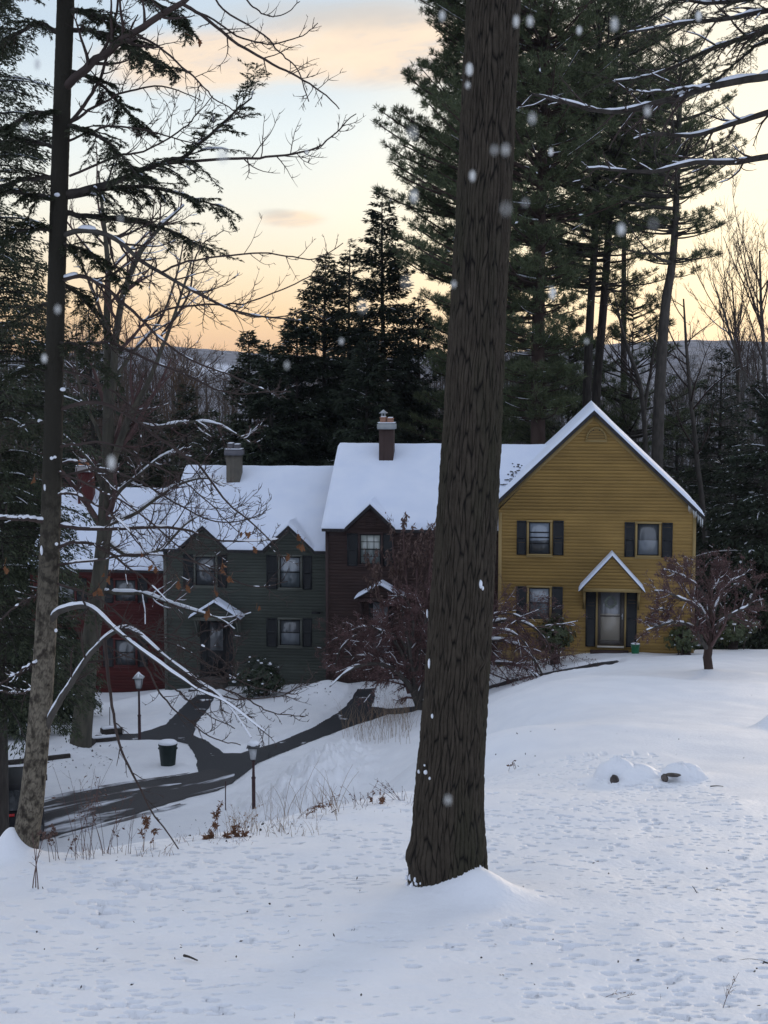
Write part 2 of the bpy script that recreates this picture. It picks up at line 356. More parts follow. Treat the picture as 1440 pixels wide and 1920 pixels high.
# dimples dripped and trodden into the crusted lawn
nd = 8200
dx = rng.uniform(-4.2, 4.8, nd); dy = 9.2 + 17 * rng.random(nd) ** 1.0; ds = .017 + .030 * rng.random(nd) ** 2.4; ddp = ds * rng.uniform(1.3, 2.2, nd)
keep = rng.random(nd) < np.clip(.66 + fbm(dx * .8, dy * .6, 3) * 2.2, .25, 1); dx, dy, ds, ddp = dx[keep], dy[keep], ds[keep], ddp[keep]
ex = rng.normal(0, 1, 60); 
for cxp, cyp, k, s in ((170, 1690, 26, .055), (230, 1660, 14, .05), (420, 1620, 10, .05), (980, 1740, 12, .06), (1240, 1870, 40, .04), (330, 1900, 40, .04)):
    c = G(cxp, cyp); dx = np.r_[dx, c[0] + rng.normal(0, .35, k)]; dy = np.r_[dy, c[1] + rng.normal(0, .6, k)]; ds = np.r_[ds, s * rng.uniform(.7, 1.35, k)]; ddp = np.r_[ddp, rng.uniform(.04, .085, k)]
for x, y, s, d in zip(dx, dy, ds, ddp):
    q = 1.0
    i0, i1 = np.searchsorted(gy, (y - s * q * 1.2, y + s * q * 1.2)); j0, j1 = np.searchsorted(gx, (x - s * q * 1.5, x + s * q * 1.5))
    if i1 <= i0 or j1 <= j0 or math.hypot(x - TR[0], y - TR[1] + .2) < .85: continue
    r2 = ((gx[j0:j1][None] - x) / (s * 1.45)) ** 2 + ((gy[i0:i1][:, None] - y) / s) ** 2
    GZ[i0:i1, j0:j1] -= d * smooth01(2.6 - 2.6 * r2)
m = MB(); m.grid(np.stack([GX, GY, GZ], -1))
gm_ = M['snow'].copy(); gm_.name = 'snow_ground'; n_ = gm_.node_tree; b_ = n_.nodes['Principled BSDF']; src = b_.inputs['Base Color'].links[0].from_socket
tcg = n_.nodes.new('ShaderNodeTexCoord'); spg = n_.nodes.new('ShaderNodeSeparateXYZ'); n_.links.new(tcg.outputs['Object'], spg.inputs[0])
mrg = n_.nodes.new('ShaderNodeMapRange'); n_.links.new(spg.outputs[1], mrg.inputs[0]); mrg.inputs[1].default_value = 95; mrg.inputs[2].default_value = 150
tng = n_.nodes.new('ShaderNodeTexNoise'); tng.inputs['Scale'].default_value = .25; tng.inputs['Detail'].default_value = 8; n_.links.new(tcg.outputs['Object'], tng.inputs[0])
cmix = n_.nodes.new('ShaderNodeMix'); cmix.data_type = 'RGBA'; n_.links.new(tng.outputs[0], cmix.inputs[0]); cmix.inputs[6].default_value = (.04, .04, .045, 1); cmix.inputs[7].default_value = (.26, .26, .28, 1)
fmix = n_.nodes.new('ShaderNodeMix'); fmix.data_type = 'RGBA'; n_.links.new(mrg.outputs[0], fmix.inputs[0]); n_.links.new(src, fmix.inputs[6]); n_.links.new(cmix.outputs[2], fmix.inputs[7]); n_.links.new(fmix.outputs[2], b_.inputs['Base Color'])
gr = m.build('ground', gm_, smooth=True); tag(gr, kind='structure')
for p in (gr.data,): 
    pass

# asphalt path, laid as its own sheet
def sheet(name, poly, mt, dz, step=.14, jit=.05):
    den = []
    for i in range(len(poly)):
        a, b = poly[i, :2], poly[(i + 1) % len(poly), :2]; k = max(1, int(np.hypot(*(b - a)) / .12))
        for t in range(k): den.append(a + (b - a) * t / k)
    den = np.array(den); k = np.arange(len(den))
    den = den + np.c_[fbm(k * .35, k * 0 + 3.3, 3), fbm(k * .35, k * 0 + 9.1, 3)] * jit * 2
    X, Y = np.meshgrid(np.arange(den[:, 0].min(), den[:, 0].max(), step), np.arange(den[:, 1].min(), den[:, 1].max(), step))
    ok = inside(X, Y, den); X, Y = X[ok], Y[ok]; far = edge_dist(X, Y, den) > .06; X, Y = X[far], Y[far]
    pts = [Vector((float(a), float(b))) for a, b in den] + [Vector((float(a), float(b))) for a, b in zip(X, Y)]
    nb = len(den)
    vs, es, fs, *_ = geometry.delaunay_2d_cdt(pts, [], [list(range(nb))], 1, 1e-5)
    V = np.array([(v.x, v.y) for v in vs]); Z = ground(V[:, 0], V[:, 1]) + dz
    mm = MB(); mm.add(np.c_[V, Z]); base = 0
    mm.polys = [np.array(f if geometry.area_tri(vs[f[0]], vs[f[1]], vs[f[2]]) >= 0 else f[::-1]) for f in fs]
    o = mm.build(name, mt, recalc=False); tag(o, kind='structure')
    return o
pam = mat('path_asphalt', (.030, .031, .035), (.74, .76, .80), scale=1.6, rough=.6, bump=.35, bscale=40, detail=8, lo=.66, hi=.72)
sheet('path', PATH, pam, .0, jit=.11)
# driveway: asphalt showing through tyre-worn snow
dm = mat('driveway_slush', (.04, .038, .04), (.70, .72, .77), scale=1, rough=.6, bump=.3, bscale=20)
nn = dm.node_tree; 
for nd_ in nn.nodes:
    if nd_.type == 'TEX_NOISE' and nd_.inputs['Scale'].default_value == 1: nd_.inputs['Scale'].default_value = .8; nd_.inputs['Detail'].default_value = 7; nd_.inputs['Roughness'].default_value = .6; nd_.inputs['Distortion'].default_value = .5
    if nd_.type == 'MAPPING': nd_.vector_type = 'TEXTURE'; nd_.inputs['Scale'].default_value = (4.5, .85, 1); nd_.inputs['Rotation'].default_value = (0, 0, R(47))
    if nd_.type == 'MAP_RANGE': nd_.inputs[1].default_value = .55; nd_.inputs[2].default_value = .63
sheet('driveway', DRIVE, dm, .004, step=.25)

# worn wheel tracks beside the bare pavement
tmk = mat('wheel_track_slush', (.10, .09, .09), (.66, .68, .73), scale=1, rough=.6, bump=.3, bscale=20, lo=.42, hi=.60)
def track(pts, w):
    c = catmull(on_ground(pts), 60); d = unit(np.gradient(c, axis=0)); s = np.c_[-d[:, 1], d[:, 0], 0 * d[:, 0]]; k = np.linspace(0, 1, 60)
    ww = w * (.25 + np.sin(np.pi * k) ** .5) * (.8 + fbm(k * 9, k * 0 + w * 50, 3) * 1.4); V = np.stack([c - s * ww[:, None], c - s * ww[:, None] * .3, c + s * ww[:, None] * .3, c + s * ww[:, None]], 1)
    V[..., 2] = ground(V[..., 0], V[..., 1]) + .012
    mm = MB(); mm.grid(V); tag(mm.build('wheel_track', tmk), kind='structure')
track([(70, 1500), (160, 1482), (250, 1466), (320, 1455), (362, 1446)], .16)
track([(74, 1516), (170, 1497), (262, 1480), (340, 1470)], .10)
track([(110, 1572), (190, 1550), (270, 1528), (352, 1506), (392, 1490)], .13)
# ---------------------------------------------------------------- far hills
def hills():
    az = np.linspace(R(-40), R(40), 1100); rr = np.r_[np.linspace(420, 1500, 14), np.linspace(1560, 2450, 28)]
    AZ, RR = np.meshgrid(az, rr)
    px = np.tan(AZ) * F + 720
    crest = np.interp(px, [-1500, -400, 60, 250, 330, 400, 470, 700, 1000, 1080, 1200, 1300, 1420, 1700, 3000], [640, 655, 668, 652, 650, 656, 662, 672, 655, 648, 643, 636, 644, 650, 640])
    crest = crest + fbm(px / 60., px * 0 + 2.2, 4) * 9
    top = (HOR - crest) / F * 2300 + CZ
    t = (RR - 420) / 2030
    prof = np.clip(t * 1.08, 0, 1) ** .8 - .25 * smooth01((t - .93) * 9)
    base = -46
    Z = base + (top - base) * prof + fbm(RR / 160, AZ * 14, 4) * 16 * np.clip(t * 3, 0, 1) * np.clip((1.0 - t) * 3, 0, 1)
    X = RR * np.sin(AZ); Y = RR * np.cos(AZ)
    hm = mat('wooded_hill', (.07, .075, .09), (.19, .20, .235), scale=.035, rough=1, detail=9, stretch=(1, .5, 1), lo=.38, hi=.62)
    n_ = hm.node_tree; b = n_.nodes['Principled BSDF']; mx = [q for q in n_.nodes if q.type == 'MIX'][0]
    # an open snowy field on the left flank
    at = n_.nodes.new('ShaderNodeAttribute'); at.attribute_name = 'field'
    x2 = n_.nodes.new('ShaderNodeMix'); x2.data_type = 'RGBA'; n_.links.new(at.outputs['Fac'], x2.inputs[0]); n_.links.new(mx.outputs[2], x2.inputs[6]); x2.inputs[7].default_value = (.62, .65, .72, 1)
    n_.links.new(x2.outputs[2], b.inputs['Base Color'])
    pyv = HOR - (Z - CZ) / Y * F
    fld = np.clip(1.4 - ((px - 400) / 75) ** 2 - ((pyv - 694 - (px - 400) * .06) / 13) ** 2 + fbm(px / 14, pyv / 5, 3) * 1.6, 0, 1)
    mm = MB(); mm.grid(np.stack([X, Y, Z], -1)); mm.attr = [('field', fld.ravel())]; tag(mm.build('hills', hm, smooth=True), kind='structure')
hills()
# ---------------------------------------------------------------- the row of houses
YAW = R(7)
UX = np.array([math.cos(YAW), -math.sin(YAW), 0]); UY = np.array([math.sin(YAW), math.cos(YAW), 0])
O0 = P(1120, 1228, 59.0); ZB = O0[2]
def fac(px, py, d=0):
    r = rayd(px, py); c = np.array([0, 0, CZ]); o = O0 + UY * d
    t = ((o - c) @ UY) / (r @ UY); p = c + r * t
    return (p - O0) @ UX, p[2]
def LW(u, d, z): 
    p = O0 + UX * u + UY * d; return np.array([p[0], p[1], z])
def rect(px0, py0, px1, py1, d):
    a = fac(px0, (py0 + py1) / 2, d)[0]; b = fac(px1, (py0 + py1) / 2, d)[0]
    c = (px0 + px1) / 2
    return a, b, fac(c, py1, d)[1], fac(c, py0, d)[1]
def lbox(mb, u0, u1, d0, d1, z0, z1): return mb.box(u0, u1, d0, d1, z0, z1, tf=LW)

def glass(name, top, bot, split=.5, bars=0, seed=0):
    """window glass with what hangs behind it (blind, curtain, dark room) or a sky reflection put into its colour; Generated z runs up the pane"""
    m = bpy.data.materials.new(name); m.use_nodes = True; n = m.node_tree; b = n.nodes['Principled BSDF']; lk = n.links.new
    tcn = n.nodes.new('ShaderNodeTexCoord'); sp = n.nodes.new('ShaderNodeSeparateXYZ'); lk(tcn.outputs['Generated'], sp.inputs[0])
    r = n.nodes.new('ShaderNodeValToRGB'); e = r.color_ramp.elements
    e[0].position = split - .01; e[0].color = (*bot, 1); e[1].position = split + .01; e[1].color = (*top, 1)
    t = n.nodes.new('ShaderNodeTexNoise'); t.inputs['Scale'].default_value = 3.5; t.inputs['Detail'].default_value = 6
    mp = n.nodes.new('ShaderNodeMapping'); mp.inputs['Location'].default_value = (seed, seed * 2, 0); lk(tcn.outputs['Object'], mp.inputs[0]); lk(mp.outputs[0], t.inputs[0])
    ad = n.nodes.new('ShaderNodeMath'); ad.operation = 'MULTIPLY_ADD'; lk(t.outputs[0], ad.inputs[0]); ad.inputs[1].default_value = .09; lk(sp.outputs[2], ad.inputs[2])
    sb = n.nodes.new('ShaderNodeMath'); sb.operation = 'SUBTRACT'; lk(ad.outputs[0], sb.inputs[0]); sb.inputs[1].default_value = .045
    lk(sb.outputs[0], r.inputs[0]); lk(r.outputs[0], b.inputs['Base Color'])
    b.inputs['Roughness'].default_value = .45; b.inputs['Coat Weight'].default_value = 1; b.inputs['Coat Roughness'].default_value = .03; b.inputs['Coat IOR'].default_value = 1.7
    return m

def window(house, px, d, trim, gl, sashes=(.5,), muntin=None, sash_mat=None, sill=True, label=None):
    u0, u1, z0, z1 = rect(*px, d); t = .075
    fr = MB(); a = -.075
    lbox(fr, u0, u0 + t, d + a, d + .02, z0 + t, z1 - t); lbox(fr, u1 - t, u1, d + a, d + .02, z0 + t, z1 - t)
    lbox(fr, u0 - .02, u1 + .02, d + a - .015, d + .02, z1 - t, z1); lbox(fr, u0, u1, d + a, d + .02, z0, z0 + t)
    w = fr.build('window', trim, house)
    if label: w['label'] = label
    s = MB(); lbox(s, u0 - .04, u1 + .04, d + a - .05, d + a + .03, z0 - .04, z0 + .003); s.build('sill', trim, w)
    g = MB(); lbox(g, u0 + t, u1 - t, d - .045, d - .02, z0 + t, z1 - t); g.build('pane', gl, w)
    sm = sash_mat or M['black']; q = MB(); iu0, iu1, iz0, iz1 = u0 + t, u1 - t, z0 + t, z1 - t; b = .04
    lbox(q, iu0, iu0 + b, d - .062, d - .046, iz0, iz1); lbox(q, iu1 - b, iu1, d - .062, d - .046, iz0, iz1)
    lbox(q, iu0 + b, iu1 - b, d - .062, d - .046, iz0, iz0 + b); lbox(q, iu0 + b, iu1 - b, d - .062, d - .046, iz1 - b, iz1)
    for f in sashes:
        zc = iz0 + (iz1 - iz0) * f; lbox(q, iu0 + b, iu1 - b, d - .064, d - .046, zc - .022, zc + .022)
    if muntin:
        for i in range(1, muntin[0]):
            uc = iu0 + (iu1 - iu0) * i / muntin[0]; lbox(q, uc - .009, uc + .009, d - .058, d - .0455, iz0 + b, iz1 - b)
        for i in range(1, muntin[1]):
            zc = iz0 + (iz1 - iz0) * i / muntin[1]; lbox(q, iu0 + b, iu1 - b, d - .0585, d - .0455, zc - .009, zc + .009)
    q.build('sash', sm, w)
    return w
def shutter(house, px, d):
    u0, u1, z0, z1 = rect(*px, d); s = MB(); b = .055
    lbox(s, u0, u0 + b, d - .06, d - .012, z0, z1); lbox(s, u1 - b, u1, d - .06, d - .012, z0, z1)
    zm = (z0 + z1) / 2
    for za, zb in ((z0, z0 + b), (zm - b / 2, zm + b / 2), (z1 - b, z1)): lbox(s, u0 + b, u1 - b, d - .058, d - .012, za, zb)
    k = max(4, int((z1 - z0) / .06))
    for i in range(k):
        z = z0 + (z1 - z0) * (i + .5) / k
        c = [LW(*p) for p in ((u0 + b, d - .02, z - .02), (u1 - b, d - .02, z - .02), (u1 - b, d - .045, z - .03), (u0 + b, d - .045, z - .03))]
        s.add(c, [(3, 2, 1, 0)])
        c = [LW(*p) for p in ((u0 + b, d - .045, z - .03), (u1 - b, d - .045, z - .03), (u1 - b, d - .02, z + .03), (u0 + b, d - .02, z + .03))]
        s.add(c, [(0, 1, 2, 3)])
    return s.build('shutter', M['shutter'], house)

def siding(house, shapes, d, mt, board=.128, name='wall', lap=.022):
    """lapped clapboards: shapes are ('r',u0,u1,z0,z1) or ('t',ua,ub,uc,zb,zp) outlines filled row by row"""
    mb = MB()
    for s in shapes:
        z0, z1 = (s[3], s[4]) if s[0] == 'r' else (s[4], s[5])
        z0a = math.floor((z0 - ZB) / board) * board + ZB
        def span(z):
            if s[0] == 'r': return s[1], s[2]
            f = min(1, max(0, (z - s[4]) / (s[5] - s[4]))); return s[1] + (s[3] - s[1]) * f, s[2] + (s[3] - s[2]) * f
        k = 0
        while True:
            za, zb = z0a + k * board, z0a + (k + 1) * board; k += 1
            if za >= z1: break
            za, zb = max(za, z0), min(zb, z1)
            if zb - za < 1e-4: continue
            a0, a1 = span(za); b0, b1 = span(zb)
            j = rng.normal(0, .0022, 2)
            bot0 = LW(a0, d - lap + j[0], za); bot1 = LW(a1, d - lap + j[1], za); top0 = LW(b0, d, zb); top1 = LW(b1, d, zb)
            mb.add([bot0, bot1, top1, top0, LW(a0, d, za), LW(a1, d, za)], [(0, 1, 2, 3), (4, 5, 1, 0)])
    return mb.build(name, mt, house)

def zfun_row(eave_z, d_e, d_r, tan, dormers, d_f):
    ridge = eave_z + (d_r - d_e) * tan
    def f(u, d):
        z = ridge - np.abs(d - d_r) * tan
        for uc, hw, pk, in dormers:
            zd = pk - np.abs(u - uc) / hw * (pk - eave_z)
            z = np.maximum(z, np.where((d < d_r) & (np.abs(u - uc) < hw), zd, -1e9))
        return z
    return f
def blanket(parent, f, u0, u1, d0, d1, lo, hi, name, mt, su=.1, sd=.1, rnd=.16, ends=True, uneven=0, extra_u=()):
    """a closed sheet between f+lo and f+hi: the roof deck, or the snow lying on it (edges rounded)"""
    us = np.unique(np.r_[np.linspace(u0, u1, max(2, int((u1 - u0) / su) + 1)), np.array(extra_u, float)]); ds = np.linspace(d0, d1, max(2, int((d1 - d0) / sd) + 1))
    U, D = np.meshgrid(us, ds); Zs = f(U, D)
    if rnd:
        e = np.minimum(D - d0, 9e9); 
        if ends: e = np.minimum(e, np.minimum(U - u0, u1 - U))
        e = np.minimum(e, d1 - D)
        k = np.clip(e / rnd, 0, 1); th = .25 + .75 * np.sqrt(1 - (1 - k) ** 2)
    else: th = 1
    un = fbm(U * 1.3, D * 1.3, 3) * uneven
    top = Zs + lo + (hi - lo) * th + un * (th if rnd else 1); bot = Zs + lo
    n_, m_ = U.shape
    def pts(Z): 
        p = O0 + U[..., None] * UX + D[..., None] * UY; p[..., 2] = Z; return p
    mb = MB(); mb.grid(pts(top)); mb.grid(pts(bot)[:, ::-1])
    a, b = pts(top), pts(bot)
    mb.grid(np.stack([b[0], a[0]])); mb.grid(np.stack([a[-1], b[-1]])); mb.grid(np.stack([a[:, 0], b[:, 0]])); mb.grid(np.stack([b[:, -1], a[:, -1]]))
    return mb.build(name, mt, parent, smooth=bool(rnd))
def rakeboards(parent, uc, hw, zp, ze, d, mt, w=.16, name='rake_trim'):
    mb = MB()
    for s in (-1, 1):
        n_ = np.array([(zp - ze), s * 0]) 
        c = [(uc, zp), (uc + s * hw, ze), (uc + s * hw, ze - w * 1.4), (uc, zp - w * 1.4)]
        pr = [LW(u, d - .045, z) for u, z in c] + [LW(u, d + .01, z) for u, z in c]
        if s > 0: pr = pr[4:] + pr[:4]
        mb.hexa(pr)
    return mb.build(name, mt, parent, recalc=True)
def hood(house, apexpx, lpx, rpx, d, out, trim, wallm, tan=None, thick=.10):
    """gabled door hood standing out from the wall on brackets"""
    uc, zp = fac(*apexpx, d - out); ul, zl = fac(*lpx, d - out); ur, zr_ = fac(*rpx, d - out)
    ze = (zl + zr_) / 2; hw = (ur - ul) / 2; uc = (ul + ur) / 2
    f = lambda u, dd: zp - np.abs(u - uc) / hw * (zp - ze)
    h = blanket(house, f, ul, ur, d - out, d - .03, -.34 * .5, -.12, 'hood', M['shingle'], su=.12, sd=.4, rnd=0, extra_u=(uc,))
    blanket(h, f, ul - .02, ur + .02, d - out - .03, d - .04, -.118, .0, 'snow', M['roofsnow_skytint'], su=.07, sd=.07, rnd=.09, uneven=.03, extra_u=(uc,))
    k = (zp - ze) / hw
    iu = hw - .14; zt = zp - .18
    siding(h, [('t', uc - iu, uc + iu, uc, zt - iu * k, zt)], d - out + .10, wallm, name='gable_panel', lap=.012)
    b = MB(); zb = zt - iu * k
    lbox(b, uc - iu, uc + iu, d - out + .07, d - out + .16, zb - .14, zb); 
    for s in (-1, 1): lbox(b, uc + s * iu - (.12 if s > 0 else 0), uc + s * iu + (.12 if s < 0 else 0), d - out + .16, d - .03, zb - .14, zb)
    b.build('beam', trim, h)
    for s in (-1, 1):
        q = MB(); a = uc + s * (iu - .06)
        lbox(q, a - .045, a + .045, d - .1, d - .03, zb - .95, zb - .142)
        c = [(d - out + .18, zb - .142), (d - out + .3, zb - .142), (d - .1, zb - .78), (d - .1, zb - .93)]
        pr = [LW(a - .04, x, z) for x, z in c] + [LW(a + .04, x, z) for x, z in c]
        q.hexa(pr); q.build('bracket', trim, h, recalc=True)
    return h, uc, zb
def chimney(house, px0, px1, pytop, pybase, d, depth, mt, capm, fluem, capw=.07, cowl=False, flue=2):
    u0, u1 = fac(px0, pytop, d)[0], fac(px1, pytop, d)[0]; zt = fac((px0 + px1) / 2, pytop, d)[1]; zb = fac((px0 + px1) / 2, pybase, d)[1] - .5
    m_ = MB(); lbox(m_, u0, u1, d, d + depth, zb - 1.2, zt)
    n_ = max(3, int((u1 - u0) / .15))
    for i in range(1, n_): 
        u = u0 + (u1 - u0) * i / n_; lbox(m_, u - .012, u + .012, d - .012, d + .004, zb, zt - .003)
    c = m_.build('chimney', mt, house)
    k = MB(); lbox(k, u0 - capw, u1 + capw, d - capw, d + depth + capw, zt - .02, zt + .20); lbox(k, u0 - .02, u1 + .02, d - .02, d + depth + .02, zt + .20, zt + .24); k.build('cap', capm, c)
    s = MB(); lbox(s, u0 - capw + .02, u1 + capw - .02, d - capw + .02, d + depth + capw - .02, zt + .241, zt + .27); s.build('snow', M['snowbit'], c)
    w = (u1 - u0) * .78 / flue; 
    for i in range(flue):
        a = u0 + (u1 - u0) * (.06 + .5 * i * (2 / flue) * .98); fl = MB(); hh = .24 if i == 0 else .2
        lbox(fl, a, a + w, d + .08, d + depth - .1, zt + .243, zt + .243 + hh); lbox(fl, a - .015, a + w + .015, d + .065, d + depth - .085, zt + .243 + hh - .045, zt + .243 + hh + .002)
        fo = fl.build('flue', fluem, c)
        sn = MB(); lbox(sn, a + .03, a + w - .02, d + .1, d + depth - .12, zt + .246 + hh, zt + .285 + hh); sn.build('snow', M['snowbit'], fo)
        if cowl and i == 0:
            q = MB(); zc = zt + .285 + hh
            for aa in (a + .04, a + w - .07):
                for dd_ in (d + .12, d + depth - .17): lbox(q, aa, aa + .03, dd_, dd_ + .03, zc - .03, zc + .12)
            pc = [LW(*p) for p in ((a - .05, d + .03, zc + .12), (a + w + .05, d + .03, zc + .12), (a + w + .05, d + depth - .05, zc + .12), (a - .05, d + depth - .05, zc + .12), (a + w / 2, d + depth / 2, zc + .28))]
            q.add(pc, [(3, 2, 1, 0)], [(0, 1, 4), (1, 2, 4), (2, 3, 4), (3, 0, 4)]); q.build('cowl', M['metal'], fo)
    return c
def cornerboard(house, u, w, d, z0, z1, mt, name='corner_trim'):
    b = MB(); lbox(b, u, u + w, d - .05, d + .05, z0, z1); return b.build(name, mt, house)
def box_body(house, u0, u1, d0, d1, z0, z1, mt, name='side_wall'):
    """plain clapboard-coloured ends and back of a house"""
    b = MB()
    for a, c in (((u0, d1), (u0, d0)), ((u1, d0), (u1, d1)), ((u1, d1), (u0, d1))):
        b.add([LW(*a, z0), LW(*c, z0), LW(*c, z1), LW(*a, z1)], [(0, 1, 2, 3)])
    return b

g_sky = glass('window_glass_painted_sky', (.20, .23, .27), (.06, .065, .07), .42, seed=1)  # pale bluish upper half is a sky reflection painted into the pane
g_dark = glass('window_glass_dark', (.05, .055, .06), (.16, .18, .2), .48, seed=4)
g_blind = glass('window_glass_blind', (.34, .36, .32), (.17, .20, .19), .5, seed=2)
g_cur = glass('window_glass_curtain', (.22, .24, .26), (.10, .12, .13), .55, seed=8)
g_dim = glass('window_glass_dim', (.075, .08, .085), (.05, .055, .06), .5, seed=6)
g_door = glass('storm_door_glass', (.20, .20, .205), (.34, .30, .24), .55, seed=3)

# ---- ochre house with its gable to the front
yh = thing('house', LW(0, 0, ZB), 'ochre yellow clapboard house with a tall snow edged gable facing the lawn', 'house', 'joined row of houses')
ua, ub = fac(934, 1100)[0], fac(1303, 1100)[0]; uc = fac(1114, 770)[0]; zp = fac(1114, 768)[1]
ue = fac(1320, 968, -.3)[0]; zer = fac(1318, 966, -.3)[1]
hw = ue - uc; tany = (zp - zer) / hw
zwl, zwr = zp - (uc - ua) * tany, zp - (ub - uc) * tany
ze_ = max(zwl, zwr) ; zlow = min(zwl, zwr)
zfy = lambda u, d: zp - np.abs(u - uc) * tany
zt = zp - .16
half = min(uc - ua, ub - uc)
siding(yh, [('r', ua, ub, ZB - .6, zt - max(uc - ua, ub - uc) * tany), ('t', ua, ub, uc, zt - max(uc - ua, ub - uc) * tany, zt)], 0, M['yellow'])
bb = box_body(yh, ua, ub, .02, 10, ZB - .8, zt - max(uc - ua, ub - uc) * tany, M['yellow'])
bb.add([LW(ub, 10, zt - (ub - uc) * tany), LW(ua, 10, zt - (ub - uc) * tany), LW(uc, 10, zt)], None, [(0, 1, 2)]); bb.build('side_wall', M['yellow'], yh)
rf = blanket(yh, zfy, uc - hw, uc + hw, -.3, 10.3, -.19, -.02, 'roof', M['shingle'], su=.5, sd=2, rnd=0, extra_u=(uc,))
blanket(rf, zfy, uc - hw - .02, uc + hw + .02, -.34, 10.3, -.018, .125, 'snow', M['roofsnow_skytint'], su=.1, sd=.12, rnd=.12, uneven=.07, extra_u=(uc,))
rakeboards(yh, uc, hw - .25, zp - .19, zp - .19 - (hw - .25) * tany, -.035, M['yellowtrim'], w=.13)
cornerboard(yh, ub - .12, .12, -.01, ZB - .5, zwr - .25, M['yellowtrim']); cornerboard(yh, ua, .13, -.01, ZB - .5, zwr - .25, M['yellowtrim'])
fd = MB(); lbox(fd, ua - .02, ub + .02, -.04, .0, ZB - .6, ZB + .12); fd.build('base_board', M['yellowtrim'], yh)
# half-round louvred vent
vu, vz = fac(1118, 825)[0], fac(1118, 825)[1]; vr = (fac(1138, 812)[0] - fac(1098, 812)[0]) / 2; vh = vr * 1.25
v = MB(); K_ = 20; an = np.linspace(0, np.pi, K_)
for i in range(K_ - 1):
    c = [(vr * math.cos(a) * s, vh * math.sin(a) * s) for a, s in ((an[i], 1), (an[i + 1], 1), (an[i + 1], .84), (an[i], .84))]
    v.hexa([LW(vu + x, -.07, vz + z) for x, z in c] + [LW(vu + x, .01, vz + z) for x, z in c])
lbox(v, vu - vr * 1.03, vu + vr * 1.03, -.08, .01, vz - .08, vz)
vo = v.build('gable_vent', M['yellowtrim'], yh, recalc=True)
lv = MB()
for i in range(7):
    z = vz + vh * .84 * (i + .1) / 7; x = vr * .84 * math.sqrt(max(0, 1 - ((z + .04 - vz) / (vh * .84)) ** 2))
    if x < .03: continue
    lv.add([LW(vu - x, -.055, z), LW(vu + x, -.055, z), LW(vu + x, -.030, z + .040), LW(vu - x, -.030, z + .040)], [(0, 1, 2, 3)])
lv.build('louvre', M['yellow'], vo)
bkm = MB(); bkm.poly([LW(vu + vr * .85 * math.cos(a), -.024, vz + vh * .85 * math.sin(a)) for a in an]); bkm.build('dark_opening', M['black'], vo)
window(yh, (988, 975, 1035, 1042), 0, M['yellowtrim'], g_sky, sashes=(.33, .52, .68))
window(yh, (1191, 978, 1239, 1045), 0, M['yellowtrim'], g_dark, sashes=(), label='upstairs window with a dark screen reflecting bare branches')
window(yh, (988, 1098, 1034, 1164), 0, M['yellowtrim'], g_cur, sashes=(.52,))
for q in ((969, 976, 987, 1040), (1037, 976, 1057, 1041), (1171, 979, 1190, 1044), (1241, 980, 1261, 1045), (968, 1099, 987, 1163), (1035, 1100, 1055, 1164)): shutter(yh, q, 0)
hd, hu, hz = hood(yh, (1147, 1036), (1086, 1102), (1209, 1104), 0, .95, M['yellowtrim'], M['yellow'])
# storm door
u0, u1, z0, z1 = rect(1117, 1104, 1174, 1214, 0)
d_ = MB(); t = .07
lbox(d_, u0, u0 + t, -.07, .02, z0, z1); lbox(d_, u1 - t, u1, -.07, .02, z0, z1); lbox(d_, u0 + t, u1 - t, -.07, .02, z1 - t, z1)
dr = d_.build('door_frame', M['yellowtrim'], yh)
st = mat('bronze_door', (.06, .05, .045), (.075, .065, .055), scale=4, rough=.4)
q = MB(); a, b = u0 + t + .004, u1 - t - .004; s = .11
lbox(q, a, a + s, -.06, -.02, z0 + .1, z1 - t); lbox(q, b - s * 1.5, b, -.06, -.02, z0 + .1, z1 - t); lbox(q, a + s, b - s * 1.5, -.06, -.02, z1 - t - .06, z1 - t); lbox(q, a + s, b - s * 1.5, -.06, -.02, z0 + .1, z0 + .28)
zm = z0 + (z1 - z0) * .54; lbox(q, a + s, b - s * 1.5, -.062, -.02, zm - .02, zm + .02)
do = q.build('door', st, yh)
g_ = MB(); lbox(g_, a + s, b - s * 1.5, -.042, -.03, z0 + .28, z1 - t - .06); g_.build('pane', g_door, do)
h_ = MB(); lbox(h_, b - s * .8, b - s * .55, -.10, -.062, zm - .12, zm + .1); lbox(h_, b - s * 1.0, b - s * .5, -.075, -.061, zm - .02, zm + .05); h_.build('handle', M['metal'], do)
tr_ = MB(); lbox(tr_, u0 + t, u1 - t, -.1, -.0, z0, z0 + .07); tr_.build('threshold', mat('pale_sill', (.55, .5, .42), rough=.5), do)
# a wreath on the inner door, seen as a grey sprig behind the glass
wr = MB(); wc = LW((a + b) / 2 - .02, -.052, z1 - .52); an2 = rng.uniform(0, 2 * np.pi, 90); rr_ = .15 + rng.normal(0, .025, 90)
pos = wc + np.outer(np.cos(an2) * rr_, UX) + np.outer(np.sin(an2) * rr_, [0, 0, 1.]) - np.outer(rng.uniform(0, .02, 90), UY)
wr.leaf(pos, np.outer(np.cos(an2 + 1), UX) + np.outer(np.sin(an2 + 1), [0, 0, 1.]), np.tile(UY, (90, 1)) + rng.normal(0, .3, (90, 3)), .12, .035)
wo = tag(wr.build('door_wreath', mat('wreath_green', (.12, .14, .11), (.22, .24, .2), island=1), None), 'round greenery wreath hanging on the ochre house front door', 'wreath')
for q in ((1098, 1106, 1117, 1212), (1174, 1107, 1194, 1213)): shutter(yh, q, 0)
stp = MB(); su0, su1 = fac(1113, 1236, -1.0)[0], fac(1186, 1236, -1.0)[0]
lbox(stp, su0, su1, -1.15, -.08, ZB - .3, ZB + .05)
